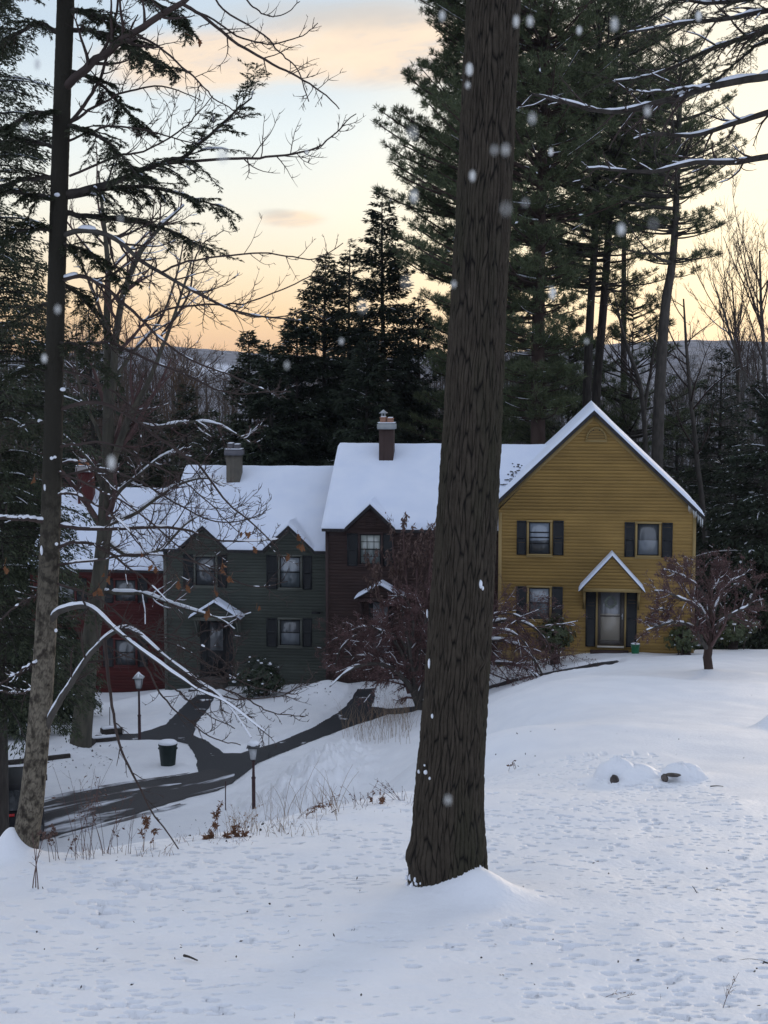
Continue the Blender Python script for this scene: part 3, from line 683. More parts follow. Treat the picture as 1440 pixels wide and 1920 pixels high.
so = stp.build('doorstep', mat('dark_step_board', (.03, .025, .024), (.05, .04, .035), scale=6), yh); sn = MB(); lbox(sn, su0 + .02, su1 - .04, -1.1, -.6, ZB + .052, ZB + .09); sn.build('snow', M['snowbit'], so)
rs = MB(); lbox(rs, u0 - .2, u1 + .1, -.3, -.05, ZB, ZB + .22); rs.build('riser', M['browntrim'], so)
ic = MB()
for i in range(17):
    u = uc + hw - .02 - .035 * i + rng.normal(0, .008); l = rng.uniform(.1, .5) * (1 - .03 * i); dd_ = -.3 + rng.uniform(0, .2)
    zi = zp - (abs(u - uc)) * tany - .17; p = np.array([LW(u, dd_, zi + .03), LW(u, dd_, zi - l * .5), LW(u + .004, dd_, zi - l)]); ic.tube(p, [.016, .010, .002], 6)
ic.build('icicle', mat('ice', (.75, .78, .78), rough=.15, spec=.6), yh, smooth=True)['kind'] = 'stuff'
# bare strip of shingles on the roof valley comes from the row roof below

# ---- brown house
D1 = 1.6
bu0, bu1 = fac(611, 1150, D1)[0], ua + .02
bez = fac(700, 990, D1 - .25)[1]; dE = D1 - .25; dR = D1 + 4.3
bpk = None
def ridge_z(px, py, d): return fac(px, py, d)[1]
brz = ridge_z(760, 837, dR) ; btan = (brz - bez) / (dR - dE)
du = fac(694, 948, D1 - .2)[0]; dz = fac(694, 944, D1 - .2)[1]; dhw = (fac(742, 986, D1)[0] - fac(646, 986, D1)[0]) / 2
zfb = zfun_row(bez, dE, dR, btan, [(du, dhw, dz)], D1)
bh = thing('house', LW((bu0 + bu1) / 2, D1, ZB - 1.8), 'dark brown clapboard house with one small dormer gable, half behind the big trunk', 'house', 'joined row of houses')
zb0 = ZB - 3.2
ztop = bez - .16
siding(bh, [('r', bu0, bu1, zb0, ztop), ('t', du - dhw + .1, du + dhw - .1, du, ztop, dz - .2)], D1, M['brown'])
box_body(bh, bu0, bu1, D1 + .02, D1 + 8.5, zb0, ztop, M['brown']).add([LW(bu0, D1, ztop), LW(bu0, D1 + 8.5, ztop), LW(bu0, dR, brz - .2)], None, [(0, 2, 1)]).build('side_wall', M['brown'], bh)
eu = (du - dhw, du, du + dhw)
rb = blanket(bh, zfb, bu0 - .12, uc + .1, dE, dR * 2 - dE, -.17, -.02, 'roof', M['shingle'], su=.3, sd=.3, rnd=0, extra_u=eu)
blanket(rb, zfb, bu0 - .14, uc + .1, dE - .04, dR * 2 - dE, -.018, .145, 'snow', M['roofsnow_skytint'], su=.09, sd=.09, rnd=.12, uneven=.07, extra_u=eu)
rakeboards(bh, du, dhw - .04, dz - .19, dz - .19 - (dhw - .04) / dhw * (dz - bez), D1 - .035, M['browntrim'], w=.10)
cornerboard(bh, bu0, .12, D1 - .01, zb0, ztop, M['browntrim'])
ev = MB(); lbox(ev, bu0, du - dhw, D1 - .04, D1 + .01, ztop - .2, ztop); lbox(ev, du + dhw, bu1, D1 - .04, D1 + .01, ztop - .2, ztop); ev.build('eave_trim', M['browntrim'], bh)
window(bh, (672, 998, 718, 1061), D1, M['browntrim'], g_blind, sashes=(.5,), muntin=(3, 4))
for q in ((651, 1000, 671, 1061), (719, 1000, 738, 1061)): shutter(bh, q, D1)
hd, hu, hz = hood(bh, (711, 1091), (665, 1117), (760, 1119), D1, .85, M['browntrim'], M['brown'])
u0, u1, z0, z1 = rect(692, 1122, 736, 1232, D1)
dd2 = MB(); lbox(dd2, u0, u1, D1 - .06, D1 + .01, z0 - .3, z1); db = dd2.build('door', M['black'], bh); pn = MB(); lbox(pn, u0 + .18, u1 - .18, D1 - .066, D1 - .058, z0 + .2, z1 - .15); pn.build('pane', g_cur, db)
chimney(bh, 710.5, 737, 804, 862, dR - 1.05, .62, M['brown'], mat('grey_cap', (.30, .32, .32), (.36, .37, .36), scale=6), mat('clay_flue', (.33, .17, .11), (.40, .22, .15), scale=8), cowl=True)
vb = MB(); zv = dz - .95
for i in range(4): lbox(vb, du - .2, du + .2, D1 - .05, D1 - .01, zv + i * .09, zv + i * .09 + .06)
vb.build('gable_vent', M['browntrim'], bh)
# wind-bared shingles by the valley on the right
bs = MB()
for i in range(46):
    pu = rng.normal(0, .14); pd = rng.uniform(0, 1); 
    u = fac(962, 920, D1 + 2.5)[0] - .05 + (pd - .5) * .5 + pu; dd_ = D1 + 1.6 + pd * 1.5; w = rng.uniform(.05, .16)
    z = zfb(np.array(u), np.array(dd_)) + .185
    bs.add([LW(u, dd_, z), LW(u + w, dd_, z), LW(u + w, dd_ + .05, z + .05 * btan), LW(u, dd_ + .05, z + .05 * btan)], [(0, 1, 2, 3)])
bs.build('bare_shingle', M['shingle'], rb)['kind'] = 'stuff'

# ---- sage house
D2 = 2.5
gu0, gu1 = fac(308, 1150, D2)[0], bu0 - .01
gez = fac(460, 1029, D2 - .25)[1]; dE2 = D2 - .25; dR2 = D2 + 4.3
grz = ridge_z(560, 879, dR2); gtan = (grz - gez) / (dR2 - dE2)
dg = []
for pa, pl_, pr_ in (((380, 984), 334, 428), ((541, 984), 493, 590)):
    c = fac(pa[0], pa[1], D2 - .2); h = (fac(pr_, 1026, D2)[0] - fac(pl_, 1026, D2)[0]) / 2; dg.append((c[0], h, c[1]))
zfg = zfun_row(gez, dE2, dR2, gtan, dg, D2)
gh = thing('house', LW((gu0 + gu1) / 2, D2, ZB - 2.2), 'grey green clapboard house with two small dormer gables and black shutters', 'house', 'joined row of houses')
zg0 = ZB - 3.6; ztop = gez - .16
siding(gh, [('r', gu0, gu1, zg0, ztop)] + [('t', a - h + .1, a + h - .1, a, ztop, z - .2) for a, h, z in dg], D2, M['green'])
box_body(gh, gu0, gu1, D2 + .02, D2 + 8.5, zg0, ztop, M['green']).add([LW(gu0, D2, ztop), LW(gu0, D2 + 8.5, ztop), LW(gu0, dR2, grz - .2)], None, [(0, 2, 1)]).build('side_wall', M['green'], gh)
eu = [x for a, h, z in dg for x in (a - h, a, a + h)]
rg = blanket(gh, zfg, gu0 - .12, gu1, dE2, dR2 * 2 - dE2, -.17, -.02, 'roof', M['shingle'], su=.3, sd=.3, rnd=0, extra_u=eu)
blanket(rg, zfg, gu0 - .14, gu1, dE2 - .04, dR2 * 2 - dE2, -.018, .145, 'snow', M['roofsnow_skytint'], su=.09, sd=.09, rnd=.12, uneven=.08, extra_u=eu)
for a, h, z in dg: rakeboards(gh, a, h - .04, z - .19, z - .19 - (h - .04) / h * (z - gez), D2 - .035, M['greentrim'], w=.08)
cornerboard(gh, gu0, .12, D2 - .01, zg0, ztop, M['greentrim'])
window(gh, (364, 1040, 408, 1101), D2, M['greentrim'], g_dim); window(gh, (522, 1040, 567, 1105), D2, M['greentrim'], g_cur); window(gh, (522, 1158, 567, 1213), D2, M['greentrim'], g_dark)
for q in ((344, 1039, 363, 1101), (409, 1039, 426, 1101), (500, 1041, 520, 1104), (568, 1042, 585, 1105), (500, 1159, 520, 1212), (568, 1159, 585, 1212)): shutter(gh, q, D2)
hood(gh, (402, 1124), (354, 1153), (450, 1156), D2, .85, M['greentrim'], M['green'])
u0, u1, z0, z1 = rect(390, 1160, 424, 1272, D2)
dd2 = MB(); lbox(dd2, u0, u1, D2 - .06, D2 + .01, z0 - .3, z1); db = dd2.build('door', M['black'], gh); pn = MB(); lbox(pn, u0 + .12, u1 - .12, D2 - .066, D2 - .058, z0 + 1.2, z1 - .15); pn.build('pane', g_dim, db)
for q in ((376, 1162, 389, 1272), (425, 1162, 437, 1272)): shutter(gh, q, D2)
chimney(gh, 424, 449, 853, 902, dR2 - 1.05, .62, mat('taupe_board', (.13, .115, .09), (.10, .09, .075), scale=3), mat('slate_cap', (.12, .12, .13), (.15, .14, .15), scale=6), mat('slate_flue', (.13, .12, .125), rough=.8))
vt = MB(); vu_, vz_ = fac(592, 1148, D2); lbox(vt, vu_ - .15, vu_ + .22, D2 - .14, D2 - .02, vz_ - .05, vz_ + .03); vt.build('wall_vent', M['black'], gh)
gs = MB(); a0, a1 = fac(362, 1292, D2 - 1.2)[0], fac(414, 1292, D2 - 1.2)[0]; zs = ground(*LW(a0, D2 - 1.3, 0)[:2])
for i in range(3): lbox(gs, a0 - .1 + .15 * i, a1 + .1, D2 - 1.6 + .42 * i, D2 - 1.2 + .42 * i, zs - .3, zs + .14 + .17 * i)
gso = gs.build('step', mat('weathered_step', (.05, .042, .038), (.075, .065, .058), scale=6), gh)
sn = MB(); lbox(sn, a0 - .05, a1 - .5, D2 - 1.57, D2 - 1.25, zs + .142, zs + .19); sn.build('snow', M['snowbit'], gso)

# ---- red house
D3 = 3.4
ru0, ru1 = fac(58, 1150, D3)[0], gu0 - .01
rez = fac(200, 1066, D3 - .25)[1]; dE3 = D3 - .25; dR3 = D3 + 4.3
rrz = ridge_z(220, 919, dR3); rtan = (rrz - rez) / (dR3 - dE3); ztop = rez - .16; zr0 = ZB - 4
rdu = fac(140, 1040, D3)[0]
zfr = zfun_row(rez, dE3, dR3, rtan, [], D3)
rh = thing('house', LW((ru0 + ru1) / 2, D3, ZB - 2.8), 'dark barn red clapboard house at the left end of the row, mostly behind branches', 'house', 'joined row of houses')
siding(rh, [('r', ru0, ru1, zr0, ztop)], D3, M['red'])
box_body(rh, ru0, ru1, D3 + .02, D3 + 8.5, zr0, ztop, M['red']).add([LW(ru0, D3, ztop), LW(ru0, D3 + 8.5, ztop), LW(ru0, dR3, rrz - .2)], None, [(0, 2, 1)]).build('side_wall', M['red'], rh)
rr = blanket(rh, zfr, ru0 - .12, ru1, dE3, dR3 * 2 - dE3, -.17, -.02, 'roof', M['shingle'], su=.3, sd=.3, rnd=0)
blanket(rr, zfr, ru0 - .14, ru1, dE3 - .04, dR3 * 2 - dE3, -.018, .145, 'snow', M['roofsnow_skytint'], su=.12, sd=.12, rnd=.12, uneven=.08)
window(rh, (214, 1084, 258, 1130), D3, M['redtrim'], g_dim, sashes=(.5,)); window(rh, (100, 1084, 144, 1146), D3, M['redtrim'], g_dim); window(rh, (214, 1196, 258, 1250), D3, M['redtrim'], g_dim)
for q in ((194, 1084, 213, 1130), (259, 1084, 277, 1130), (80, 1084, 99, 1146), (145, 1084, 163, 1146), (194, 1196, 213, 1250), (259, 1196, 277, 1250)): shutter(rh, q, D3)
chimney(rh, 145, 170, 884, 942, dR3 - 1.05, .62, M['red'], mat('pale_cap', (.3, .28, .27), rough=.8), mat('orange_flue', (.36, .14, .06), (.42, .18, .08), scale=8), flue=1)
# ---------------------------------------------------------------- the big foreground trunk
def barkmat(name, ridge, crack, moss=None, warm=None):
    m = bpy.data.materials.new(name); m.use_nodes = True; n = m.node_tree; b = n.nodes['Principled BSDF']; lk = n.links.new
    at = n.nodes.new('ShaderNodeAttribute'); at.attribute_name = 'ridge'
    tcn = n.nodes.new('ShaderNodeTexCoord'); mp = n.nodes.new('ShaderNodeMapping'); mp.inputs['Scale'].default_value = (1, 1, .25); lk(tcn.outputs['Object'], mp.inputs[0])
    t = n.nodes.new('ShaderNodeTexNoise'); t.inputs['Scale'].default_value = 26; t.inputs['Detail'].default_value = 6; lk(mp.outputs[0], t.inputs[0])
    t3 = n.nodes.new('ShaderNodeTexNoise'); t3.inputs['Scale'].default_value = 2.2; t3.inputs['Detail'].default_value = 4; lk(mp.outputs[0], t3.inputs[0])
    def mix(f, a, c):
        x = n.nodes.new('ShaderNodeMix'); x.data_type = 'RGBA'; lk(f, x.inputs[0])
        for s, v in ((x.inputs[6], a), (x.inputs[7], c)):
            if isinstance(v, tuple): s.default_value = (*v, 1)
            else: lk(v, s)
        return x.outputs[2]
    def rng_(o, a, c):
        r = n.nodes.new('ShaderNodeMapRange'); lk(o, r.inputs[0]); r.inputs[1].default_value = a; r.inputs[2].default_value = c; return r.outputs[0]
    c = mix(rng_(t.outputs[0], .3, .7), tuple(x * .55 for x in ridge), ridge)
    if moss: c = mix(rng_(t3.outputs[0], .5, .68), c, moss)
    c = mix(rng_(at.outputs['Fac'], .08, .55), crack, c)
    lk(c, b.inputs['Base Color']); b.inputs['Roughness'].default_value = .95; b.inputs['Specular IOR Level'].default_value = .15
    bp = n.nodes.new('ShaderNodeBump'); bp.inputs['Strength'].default_value = .7; bp.inputs['Distance'].default_value = .02; lk(t.outputs[0], bp.inputs['Height']); lk(bp.outputs[0], b.inputs['Normal'])
    return m
def cellridge(U, V, cw, ch, per, seed):
    """furrowed bark: distance to the borders of tall jittered cells; U wraps after `per` cells"""
    g = np.random.default_rng(seed).random((per + 2, 4000, 2))
    x, y = U, V / ch; f1 = np.full(U.shape, 9.); f2 = f1.copy()
    xi = np.floor(x).astype(int); yi = np.floor(y).astype(int)
    for i in (-1, 0, 1):
        for j in (-1, 0, 1):
            cx, cy = xi + i, yi + j; r = g[cx % per, cy % 4000]
            d = np.hypot(cx + .1 + .8 * r[..., 0] - x, (cy + r[..., 1] - y) * .8)
            s = d < f1; f2 = np.where(s, f1, np.minimum(f2, d)); f1 = np.where(s, d, f1)
    return f2 - f1
def bark_trunk(cl, rad, sides, rows, cells, cw, ch, depth, flare=None, seed=3):
    cl = catmull(cl, rows); rad = np.interp(np.linspace(0, 1, rows), np.linspace(0, 1, len(rad)), rad)
    a = np.linspace(0, 2 * np.pi, sides, endpoint=False); s = np.r_[0, np.cumsum(np.linalg.norm(np.diff(cl, axis=0), axis=1))]
    A_, S_ = np.meshgrid(a, s)
    wob = fbm(np.cos(A_) * 1.5 + 7, S_ * 1.1 + np.sin(A_) * 1.5, 3)
    U = A_ / (2 * np.pi) * cells + fbm(S_ * 2.6, np.cos(A_) * 4 + np.sin(A_) * 3, 4) * 1.5
    e = cellridge(U, S_ + fbm(A_ * 4, S_ * 2, 2) * .1, cw, ch, cells, seed)
    e2 = cellridge(A_ / (2 * np.pi) * cells * 2 + wob * 3, S_ + fbm(A_ * 6, S_ * 5, 3) * .12, cw, ch * .28, cells * 2, seed + 5)
    rdg = np.clip(np.minimum(e * 2.2, .42 + e2 * 1.9), 0, 1) ** .7
    r = rad[:, None] * (1 + wob * .07) + (rdg - .6) * depth + fbm(U * 2, S_ * 22, 3) * depth * .8
    if flare is not None: r = r + flare(A_, S_)
    V = cl[:, None] + np.stack([np.cos(A_) * r, np.sin(A_) * r, 0 * r], -1)
    mb = MB(); i = np.arange(rows * sides).reshape(rows, sides); rr = np.roll(i, -1, 1)
    mb.add(V, np.stack([i[:-1], rr[:-1], rr[1:], i[1:]], -1).reshape(-1, 4)); mb.attr = [('ridge', rdg.ravel())]
    return mb, V
bt = thing('maple_tree', TR, 'massive dark furrowed trunk standing in the lawn in front of the houses', 'tree')
pxs = [(836, 1840), (840, 1710), (842, 1500), (855, 1300), (874, 1000), (888, 750), (901, 500), (914, 250), (926, 0), (938, -260), (948, -520)]
wid = [190, 156, 131, 120, 112, 106, 100, 98, 97, 94, 88]
cl = path(pxs, 14.3); rad = np.array(wid) / 2 * 14.5 / F
fl = lambda A_, S_: np.clip(np.cos((A_ - R(-60)) * 5) * .5 + .35, 0, 1) * .13 * np.exp(-np.maximum(S_ - .45, 0) / .30) + .05 * np.exp(-((S_ - 1.25) / .10) ** 2) * np.clip(np.cos(A_ - R(200)), 0, 1) ** 3 + .05 * np.exp(-((S_ - 3.15) / .05) ** 2) * np.clip(np.cos(A_ - R(-50)), 0, 1) ** 30
barkA = barkmat('furrowed_bark', (.068, .055, .041), (.010, .0085, .007), moss=(.040, .038, .024))
mb, TV = bark_trunk(cl, rad, 460, 1500, 48, 0, .40, .018, fl)
mb.build('trunk', barkA, bt, smooth=True)
# snow caught on the bark: on the left bulge, in the knot hole, and frozen up the root flare
def snow_lump(mb, c, rx, ry, rz, n_=9, seed=0, amp=.45):
    rg = np.random.default_rng(seed)
    th = np.linspace(0, np.pi, n_); ph = np.linspace(0, 2 * np.pi, n_ * 2, endpoint=False); T, Ph = np.meshgrid(th, ph, indexing='ij')
    k = 1 + amp * fbm(T * 2.1 + seed * 3.7, np.cos(Ph) * 2 + np.sin(Ph) * 1.3 + seed, 3)
    V = np.stack([np.sin(T) * np.cos(Ph) * rx * k, np.sin(T) * np.sin(Ph) * ry * k, np.cos(T) * rz * k], -1) + np.array(c)
    i = np.arange(T.size).reshape(T.shape); r = np.roll(i, -1, 1)
    mb.add(V, np.stack([i[:-1], i[1:], r[1:], r[:-1]], -1).reshape(-1, 4))
def on_trunk(px, py, Y=14.3):
    p = P(px, py, Y); c = cl_i(p[2]); rr = rad_i(p[2]); dx = np.clip(p[0] - c[0], -rr, rr); return np.array([p[0], c[1] - math.sqrt(max(1e-4, rr ** 2 - dx ** 2)) - .008, p[2]])
_clf = catmull(cl, 300); _rf = np.interp(np.linspace(0, 1, 300), np.linspace(0, 1, len(rad)), rad)
def cl_i(z): return np.array([np.interp(z, _clf[:, 2], _clf[:, k]) for k in range(3)])
def rad_i(z): return np.interp(z, _clf[:, 2], _rf)
k = 0
for px, py, a, b in ((785, 1441, .014, .02), (797, 1437, .019, .022), (804, 1446, .011, .014), (898, 1088, .016, .04), (902, 1096, .012, .02), (804, 1240, .013, .045), (801, 1150, .009, .04), (809, 1333, .012, .022), (795, 1425, .01, .01)):
    sp_ = MB(); p = on_trunk(px, py); snow_lump(sp_, p, a, .022, b, 9, k); k += 1; sp_.build('snow', M['snowbit'], bt, smooth=True)
fr = MB()
for i in range(260):
    px = rng.uniform(762, 914); e = abs((px - 838) / 76); py = 1690 - 62 * max(0, (px - 850) / 60) * (1 if px < 905 else .5) + rng.normal(0, 9) - rng.exponential(9) - 22 * e * (px < 800)
    p = on_trunk(px, py); s = rng.uniform(.005, .02); snow_lump(fr, p + np.array([0, -.005, 0]), s, .02, s * rng.uniform(.8, 2.4), 6, i)
fr.build('frost_crust', M['snowbit'], bt, smooth=True)['kind'] = 'stuff'
# ---------------------------------------------------------------- growing things
M['bark_dark'] = mat('dark_bark', (.030, .025, .021), (.055, .047, .040), scale=9, rough=.95, bump=.5, stretch=(1, 1, .2))
M['bark_pine'] = mat('pine_bark', (.042, .026, .021), (.068, .045, .036), scale=5, rough=.95, bump=.6, stretch=(1, 1, .25))
M['bark_grey'] = mat('grey_bark', (.05, .044, .038), (.085, .075, .064), scale=7, rough=.95, bump=.4, stretch=(1, 1, .3))
M['twig'] = mat('twig_bark', (.042, .029, .025), (.06, .042, .036), scale=4, rough=.85)
M['twig_red'] = mat('twig_red', (.085, .047, .044), (.125, .075, .067), scale=4, rough=.85)
M['twig_tan'] = mat('twig_tan', (.085, .060, .042), (.055, .042, .034), scale=.25, rough=.9)
M['hemlock'] = mat('hemlock_needles', (.013, .021, .012), (.040, .052, .027), island=1, rough=.75)
M['hemlock_near'] = mat('near_hemlock_needles', (.020, .028, .015), (.056, .064, .032), island=1, rough=.75)
M['pine'] = mat('pine_needles', (.040, .056, .026), (.115, .132, .060), island=1, rough=.7)
M['rhodo'] = mat('shrub_leaf', (.012, .020, .010), (.034, .046, .022), island=1, rough=.4)
M['rhodo_light'] = mat('laurel_leaf', (.035, .048, .018), (.075, .088, .036), island=1, rough=.45)
M['berry'] = mat('dark_red_fruit', (.095, .042, .040), (.16, .092, .084), island=1, rough=.6)
M['driedleaf'] = mat('dried_leaf', (.085, .050, .040), (.16, .105, .085), island=1, rough=.8)
M['oakleaf'] = mat('oak_leaf', (.12, .048, .022), (.22, .10, .045), island=1, rough=.8)
M['straw'] = mat('dry_straw', (.20, .13, .085), (.34, .25, .17), island=1, rough=.9)
M['rust'] = mat('rusty_frond', (.13, .060, .035), (.20, .105, .06), island=1, rough=.9)

def resamp(par, t):
    K = par.shape[1]; x = t * (K - 1); i = np.clip(x.astype(int), 0, K - 2); f = (x - i)[..., None]
    n_ = np.arange(par.shape[0])[:, None]
    return par[n_, i] * (1 - f) + par[n_, i + 1] * f, unit(par[n_, i + 1] - par[n_, i])
def spawn(par, prad, m, t0=.2, t1=1., ang=50, lf=.4, rf=.6, K=6, up=.15, wig=.10, tip=.3, side=None, taper=.5, lmin=0, rmin=0, even=False, flat=0):
    N = par.shape[0]
    t = rng.uniform(t0, t1, (N, m)) if not even else np.clip(np.linspace(t0, t1, m)[None] + rng.normal(0, .4 / m, (N, m)), 0, 1)
    pos, tan = resamp(par, t); pos = pos.reshape(-1, 3); tan = tan.reshape(-1, 3)
    pl_ = np.linalg.norm(np.diff(par, axis=1), axis=2).sum(1)
    rr = np.take_along_axis(np.broadcast_to(prad, par.shape[:2]), np.clip((t * (par.shape[1] - 1)).astype(int), 0, par.shape[1] - 1), 1).reshape(-1)
    v = rng.normal(0, 1, (N * m, 3))
    if side is not None:
        sv = np.cross(tan, np.array([0, 0, 1.])); sgn = np.where(np.arange(N * m) % 2, 1, -1)[:, None]; v = unit(sv) * sgn + v * side
    if flat: v[:, 1] *= (1 - flat)
    v = unit(v - (v * tan).sum(1, keepdims=True) * tan)
    a = np.radians(ang * rng.uniform(.7, 1.25, N * m))[:, None]
    d = np.cos(a) * tan + np.sin(a) * v
    ln = np.maximum((pl_[:, None] * lf * (1 - taper * t)).reshape(-1) * rng.uniform(.5, 1.2, N * m), lmin)
    out = np.zeros((N * m, K, 3)); out[:, 0] = pos; step = (ln / (K - 1))[:, None]
    upv = np.array([0, 0, 1.]) * up
    bend = rng.normal(0, wig, (N * m, 3))
    for k in range(1, K):
        out[:, k] = out[:, k - 1] + d * step
        d = unit(d + upv / (K - 1) * 2 + bend / (K - 1) * 2 + rng.normal(0, wig * .6, (N * m, 3)))
    rad = np.maximum(rr * rf, rmin)[:, None] * np.linspace(1, tip, K)[None]
    return out, rad
def snow_tubes(mb, pts, rad, th=.012, amt=.55, K=None, sides=6, seed=0, maxr=9, steep=0):
    if K:
        pts = np.array([catmull(p, K) for p in pts]); rad = np.array([np.interp(np.linspace(0, 1, K), np.linspace(0, 1, len(r)), r) for r in np.broadcast_to(rad, (len(pts), np.shape(rad)[-1]))])
    N, K, _ = pts.shape; rad = np.broadcast_to(rad, (N, K))
    t = unit(np.gradient(pts, axis=1)); hz = np.clip(np.sqrt(1 - np.minimum(t[..., 2] ** 2, 1)) * 2.2 - 1.05 + steep, 0, 1)
    s = np.cumsum(np.r_['1', np.zeros((N, 1)), np.linalg.norm(np.diff(pts, axis=1), axis=2)], axis=1)
    L = np.maximum(s[:, -1:], 1e-6); nn_ = fbm(s / L * K * .22 + np.arange(N)[:, None] * 7.3 + seed, np.arange(N)[:, None] * 3.1 + 0 * s, 3) + .5
    a = np.clip((nn_ - (1 - amt) * .75 - .08) * 5, 0, 1) * hz
    r = (rad * .60 + th) * np.sqrt(a) * (.75 + .5 * nn_)
    r = np.minimum(r, maxr)
    c = pts + np.array([0, 0, 1.]) * (rad * .75 + r * .30 - rad * 1.2 * (a < .02))[..., None]
    mb.tube(c, np.maximum(r, 1e-4), sides)
def addtube(mb, tw, sides=3): mb.tube(tw[0], tw[1], sides)

def conifer(name, label, px, Y, tip=None, h=None, rad=4, style='hemlock', n_br=260, n_leaf=30000, cb=.06, tr=.25, group=None, snow=0, z0=None, lean=0, fol=None, sparse=0, s1=1., leafs=1., lsize=1., cat='tree', bark=None, trunkpts=None, seed=0, asym=0, shape=None, Lfac=1.):
    global rng
    rg = rng = np.random.default_rng(1000 + seed + int(px) * 7 + int(Y))
    X = (px - 720) / F * Y * 1.005
    z0 = float(ground(X, Y)) if z0 is None else z0
    if h is None: h = P(px, tip, Y)[2] - z0
    th = thing(name, (X, Y, z0), label, cat, group)
    if trunkpts is not None: tc_ = catmull(path(trunkpts[0], Y), 24); trad = np.interp(np.linspace(0, 1, 24), np.linspace(0, 1, len(trunkpts[1])), trunkpts[1]) / 2 * Y / F
    else:
        k = np.linspace(0, 1, 24); tc_ = np.c_[X + lean * k + .15 * tr * np.sin(k * 7 + seed) * 2, np.full(24, Y), z0 - .6 + (h + .6) * k]; trad = tr * (1 - k) ** .8 + .012
    mb = MB(); mb.tube(tc_, trad, 10)
    zc0 = z0 + h * cb; zc1 = z0 + h * s1
    s = rg.random(n_br) ** (1.15 if style == 'hemlock' else .95)
    if style == 'pine':
        nw = max(6, int((zc1 - zc0) / 1.55)); s = (np.floor(s * nw) + .5 + rg.normal(0, .20, n_br)) / nw; s = np.clip(s, 0, .995)
    zb = zc0 + (zc1 - zc0) * s; az = rg.uniform(0, 2 * np.pi, n_br)
    if style == 'hemlock':
        prof = (1 - s) ** .72 * (.62 + .5 * np.clip(.5 + fbm(s * 6 + seed, az * 1.3, 3) * 1.4, 0, 1)); prof = prof * rg.uniform(.65, 1.08, n_br) + .03
    else:
        prof = (shape(s) if shape else np.sin(np.pi * np.clip(s * .72 + .2, 0, 1)) ** .8) * (.45 + .8 * np.clip(.5 + fbm(s * 9 + seed, az * 1.1, 3) * 2.0, 0, 1)) * rg.uniform(.6, 1.1, n_br)
    prof = prof * (1 + asym * np.cos(az))
    L = rad * prof * Lfac; base = np.stack([np.interp(zb, tc_[:, 2], tc_[:, k]) for k in range(3)], 1)
    hd = np.c_[np.cos(az), np.sin(az), 0 * az]; K = 6; t = np.linspace(0, 1, K)
    if style == 'hemlock': zc = L[:, None] * (np.where(s > .75, .55, .22)[:, None] * t - (.42 * (1 - .6 * s))[:, None] * t ** 2)
    else: zc = L[:, None] * ((-.12 + .45 * s)[:, None] * t + (.30 - .1 * s)[:, None] * t ** 2) + rg.normal(0, .05, (n_br, 1)) * L[:, None] * t
    bend = rg.normal(0, .10, n_br)[:, None] * t ** 2 * L[:, None]
    br = base[:, None] + hd[:, None] * (L[:, None] * t)[..., None] + np.array([0, 0, 1.]) * zc[..., None] + np.c_[-np.sin(az), np.cos(az), 0 * az][:, None] * bend[..., None]
    brad = (.010 + .011 * L)[:, None] * np.linspace(1, .25, K)[None]
    if style == 'pine': brad = brad * 1.35
    mb.tube(br, brad, 4)
    ob = mb.build('trunk', bark or M['bark_dark'], th, smooth=True)
    # foliage
    lf = MB(); w = L ** 1.25; w /= w.sum()
    if style == 'hemlock':
        i = rg.choice(n_br, n_leaf, p=w); tt = rg.uniform(.12, 1, n_leaf) ** .75
        p, tan = resamp(br[i], tt[:, None]); p = p[:, 0]; tan = tan[:, 0]
        sdv = np.cross(tan, [0, 0, 1.]); off = rg.uniform(-1, 1, n_leaf); wd = L[i] * .30 * np.sin(np.pi * np.clip(tt * .75 + .22, 0, 1)) + .04
        p = p + sdv * (off * wd)[:, None] + np.array([0, 0, 1.]) * (-(off ** 2) * wd * .35 + rg.normal(0, .045, n_leaf) * np.minimum(L[i], 2.2))[:, None]
        dr_ = tan * .9 + sdv * (np.sign(off) * .8)[:, None] + rg.normal(0, .35, (n_leaf, 3)) - np.array([0, 0, .35])
        lf.leaf(p, dr_, np.array([0, 0, 1.]) + rg.normal(0, .45, (n_leaf, 3)), rg.uniform(.16, .34, n_leaf) * lsize, rg.uniform(.05, .11, n_leaf) * lsize)
    else:
        nc = n_leaf // 16; i = rg.choice(n_br, nc, p=w); tt = rg.uniform(.30, 1.03, nc) ** .8; tt = np.clip(tt, 0, 1)
        p, tan = resamp(br[i], tt[:, None]); p = p[:, 0]; tan = tan[:, 0]
        sdv = np.cross(tan, [0, 0, 1.]); off = rg.uniform(-1, 1, nc); wd = L[i] * .26 * np.sin(np.pi * np.clip(tt * .8 + .12, 0, 1)) + .05
        p = p + sdv * (off * wd)[:, None] + np.array([0, 0, 1.]) * (rg.uniform(-.02, .16, nc) + .08 * np.abs(off) * wd)[:, None]
        cd = unit(tan * .7 + sdv * (np.sign(off) * .5)[:, None] + np.array([0, 0, .55]) + rg.normal(0, .3, (nc, 3)))
        p = np.repeat(p, 24, 0); cd = np.repeat(cd, 24, 0); d = unit(cd * .75 + rg.normal(0, .62, p.shape))
        p = p + rg.normal(0, .035, p.shape)
        lf.leaf(p, d, rg.normal(0, 1, p.shape), rg.uniform(.18, .36, len(p)) * lsize, rg.uniform(.020, .038, len(p)) * lsize)
    lf.build('crown', fol or M[style], th)
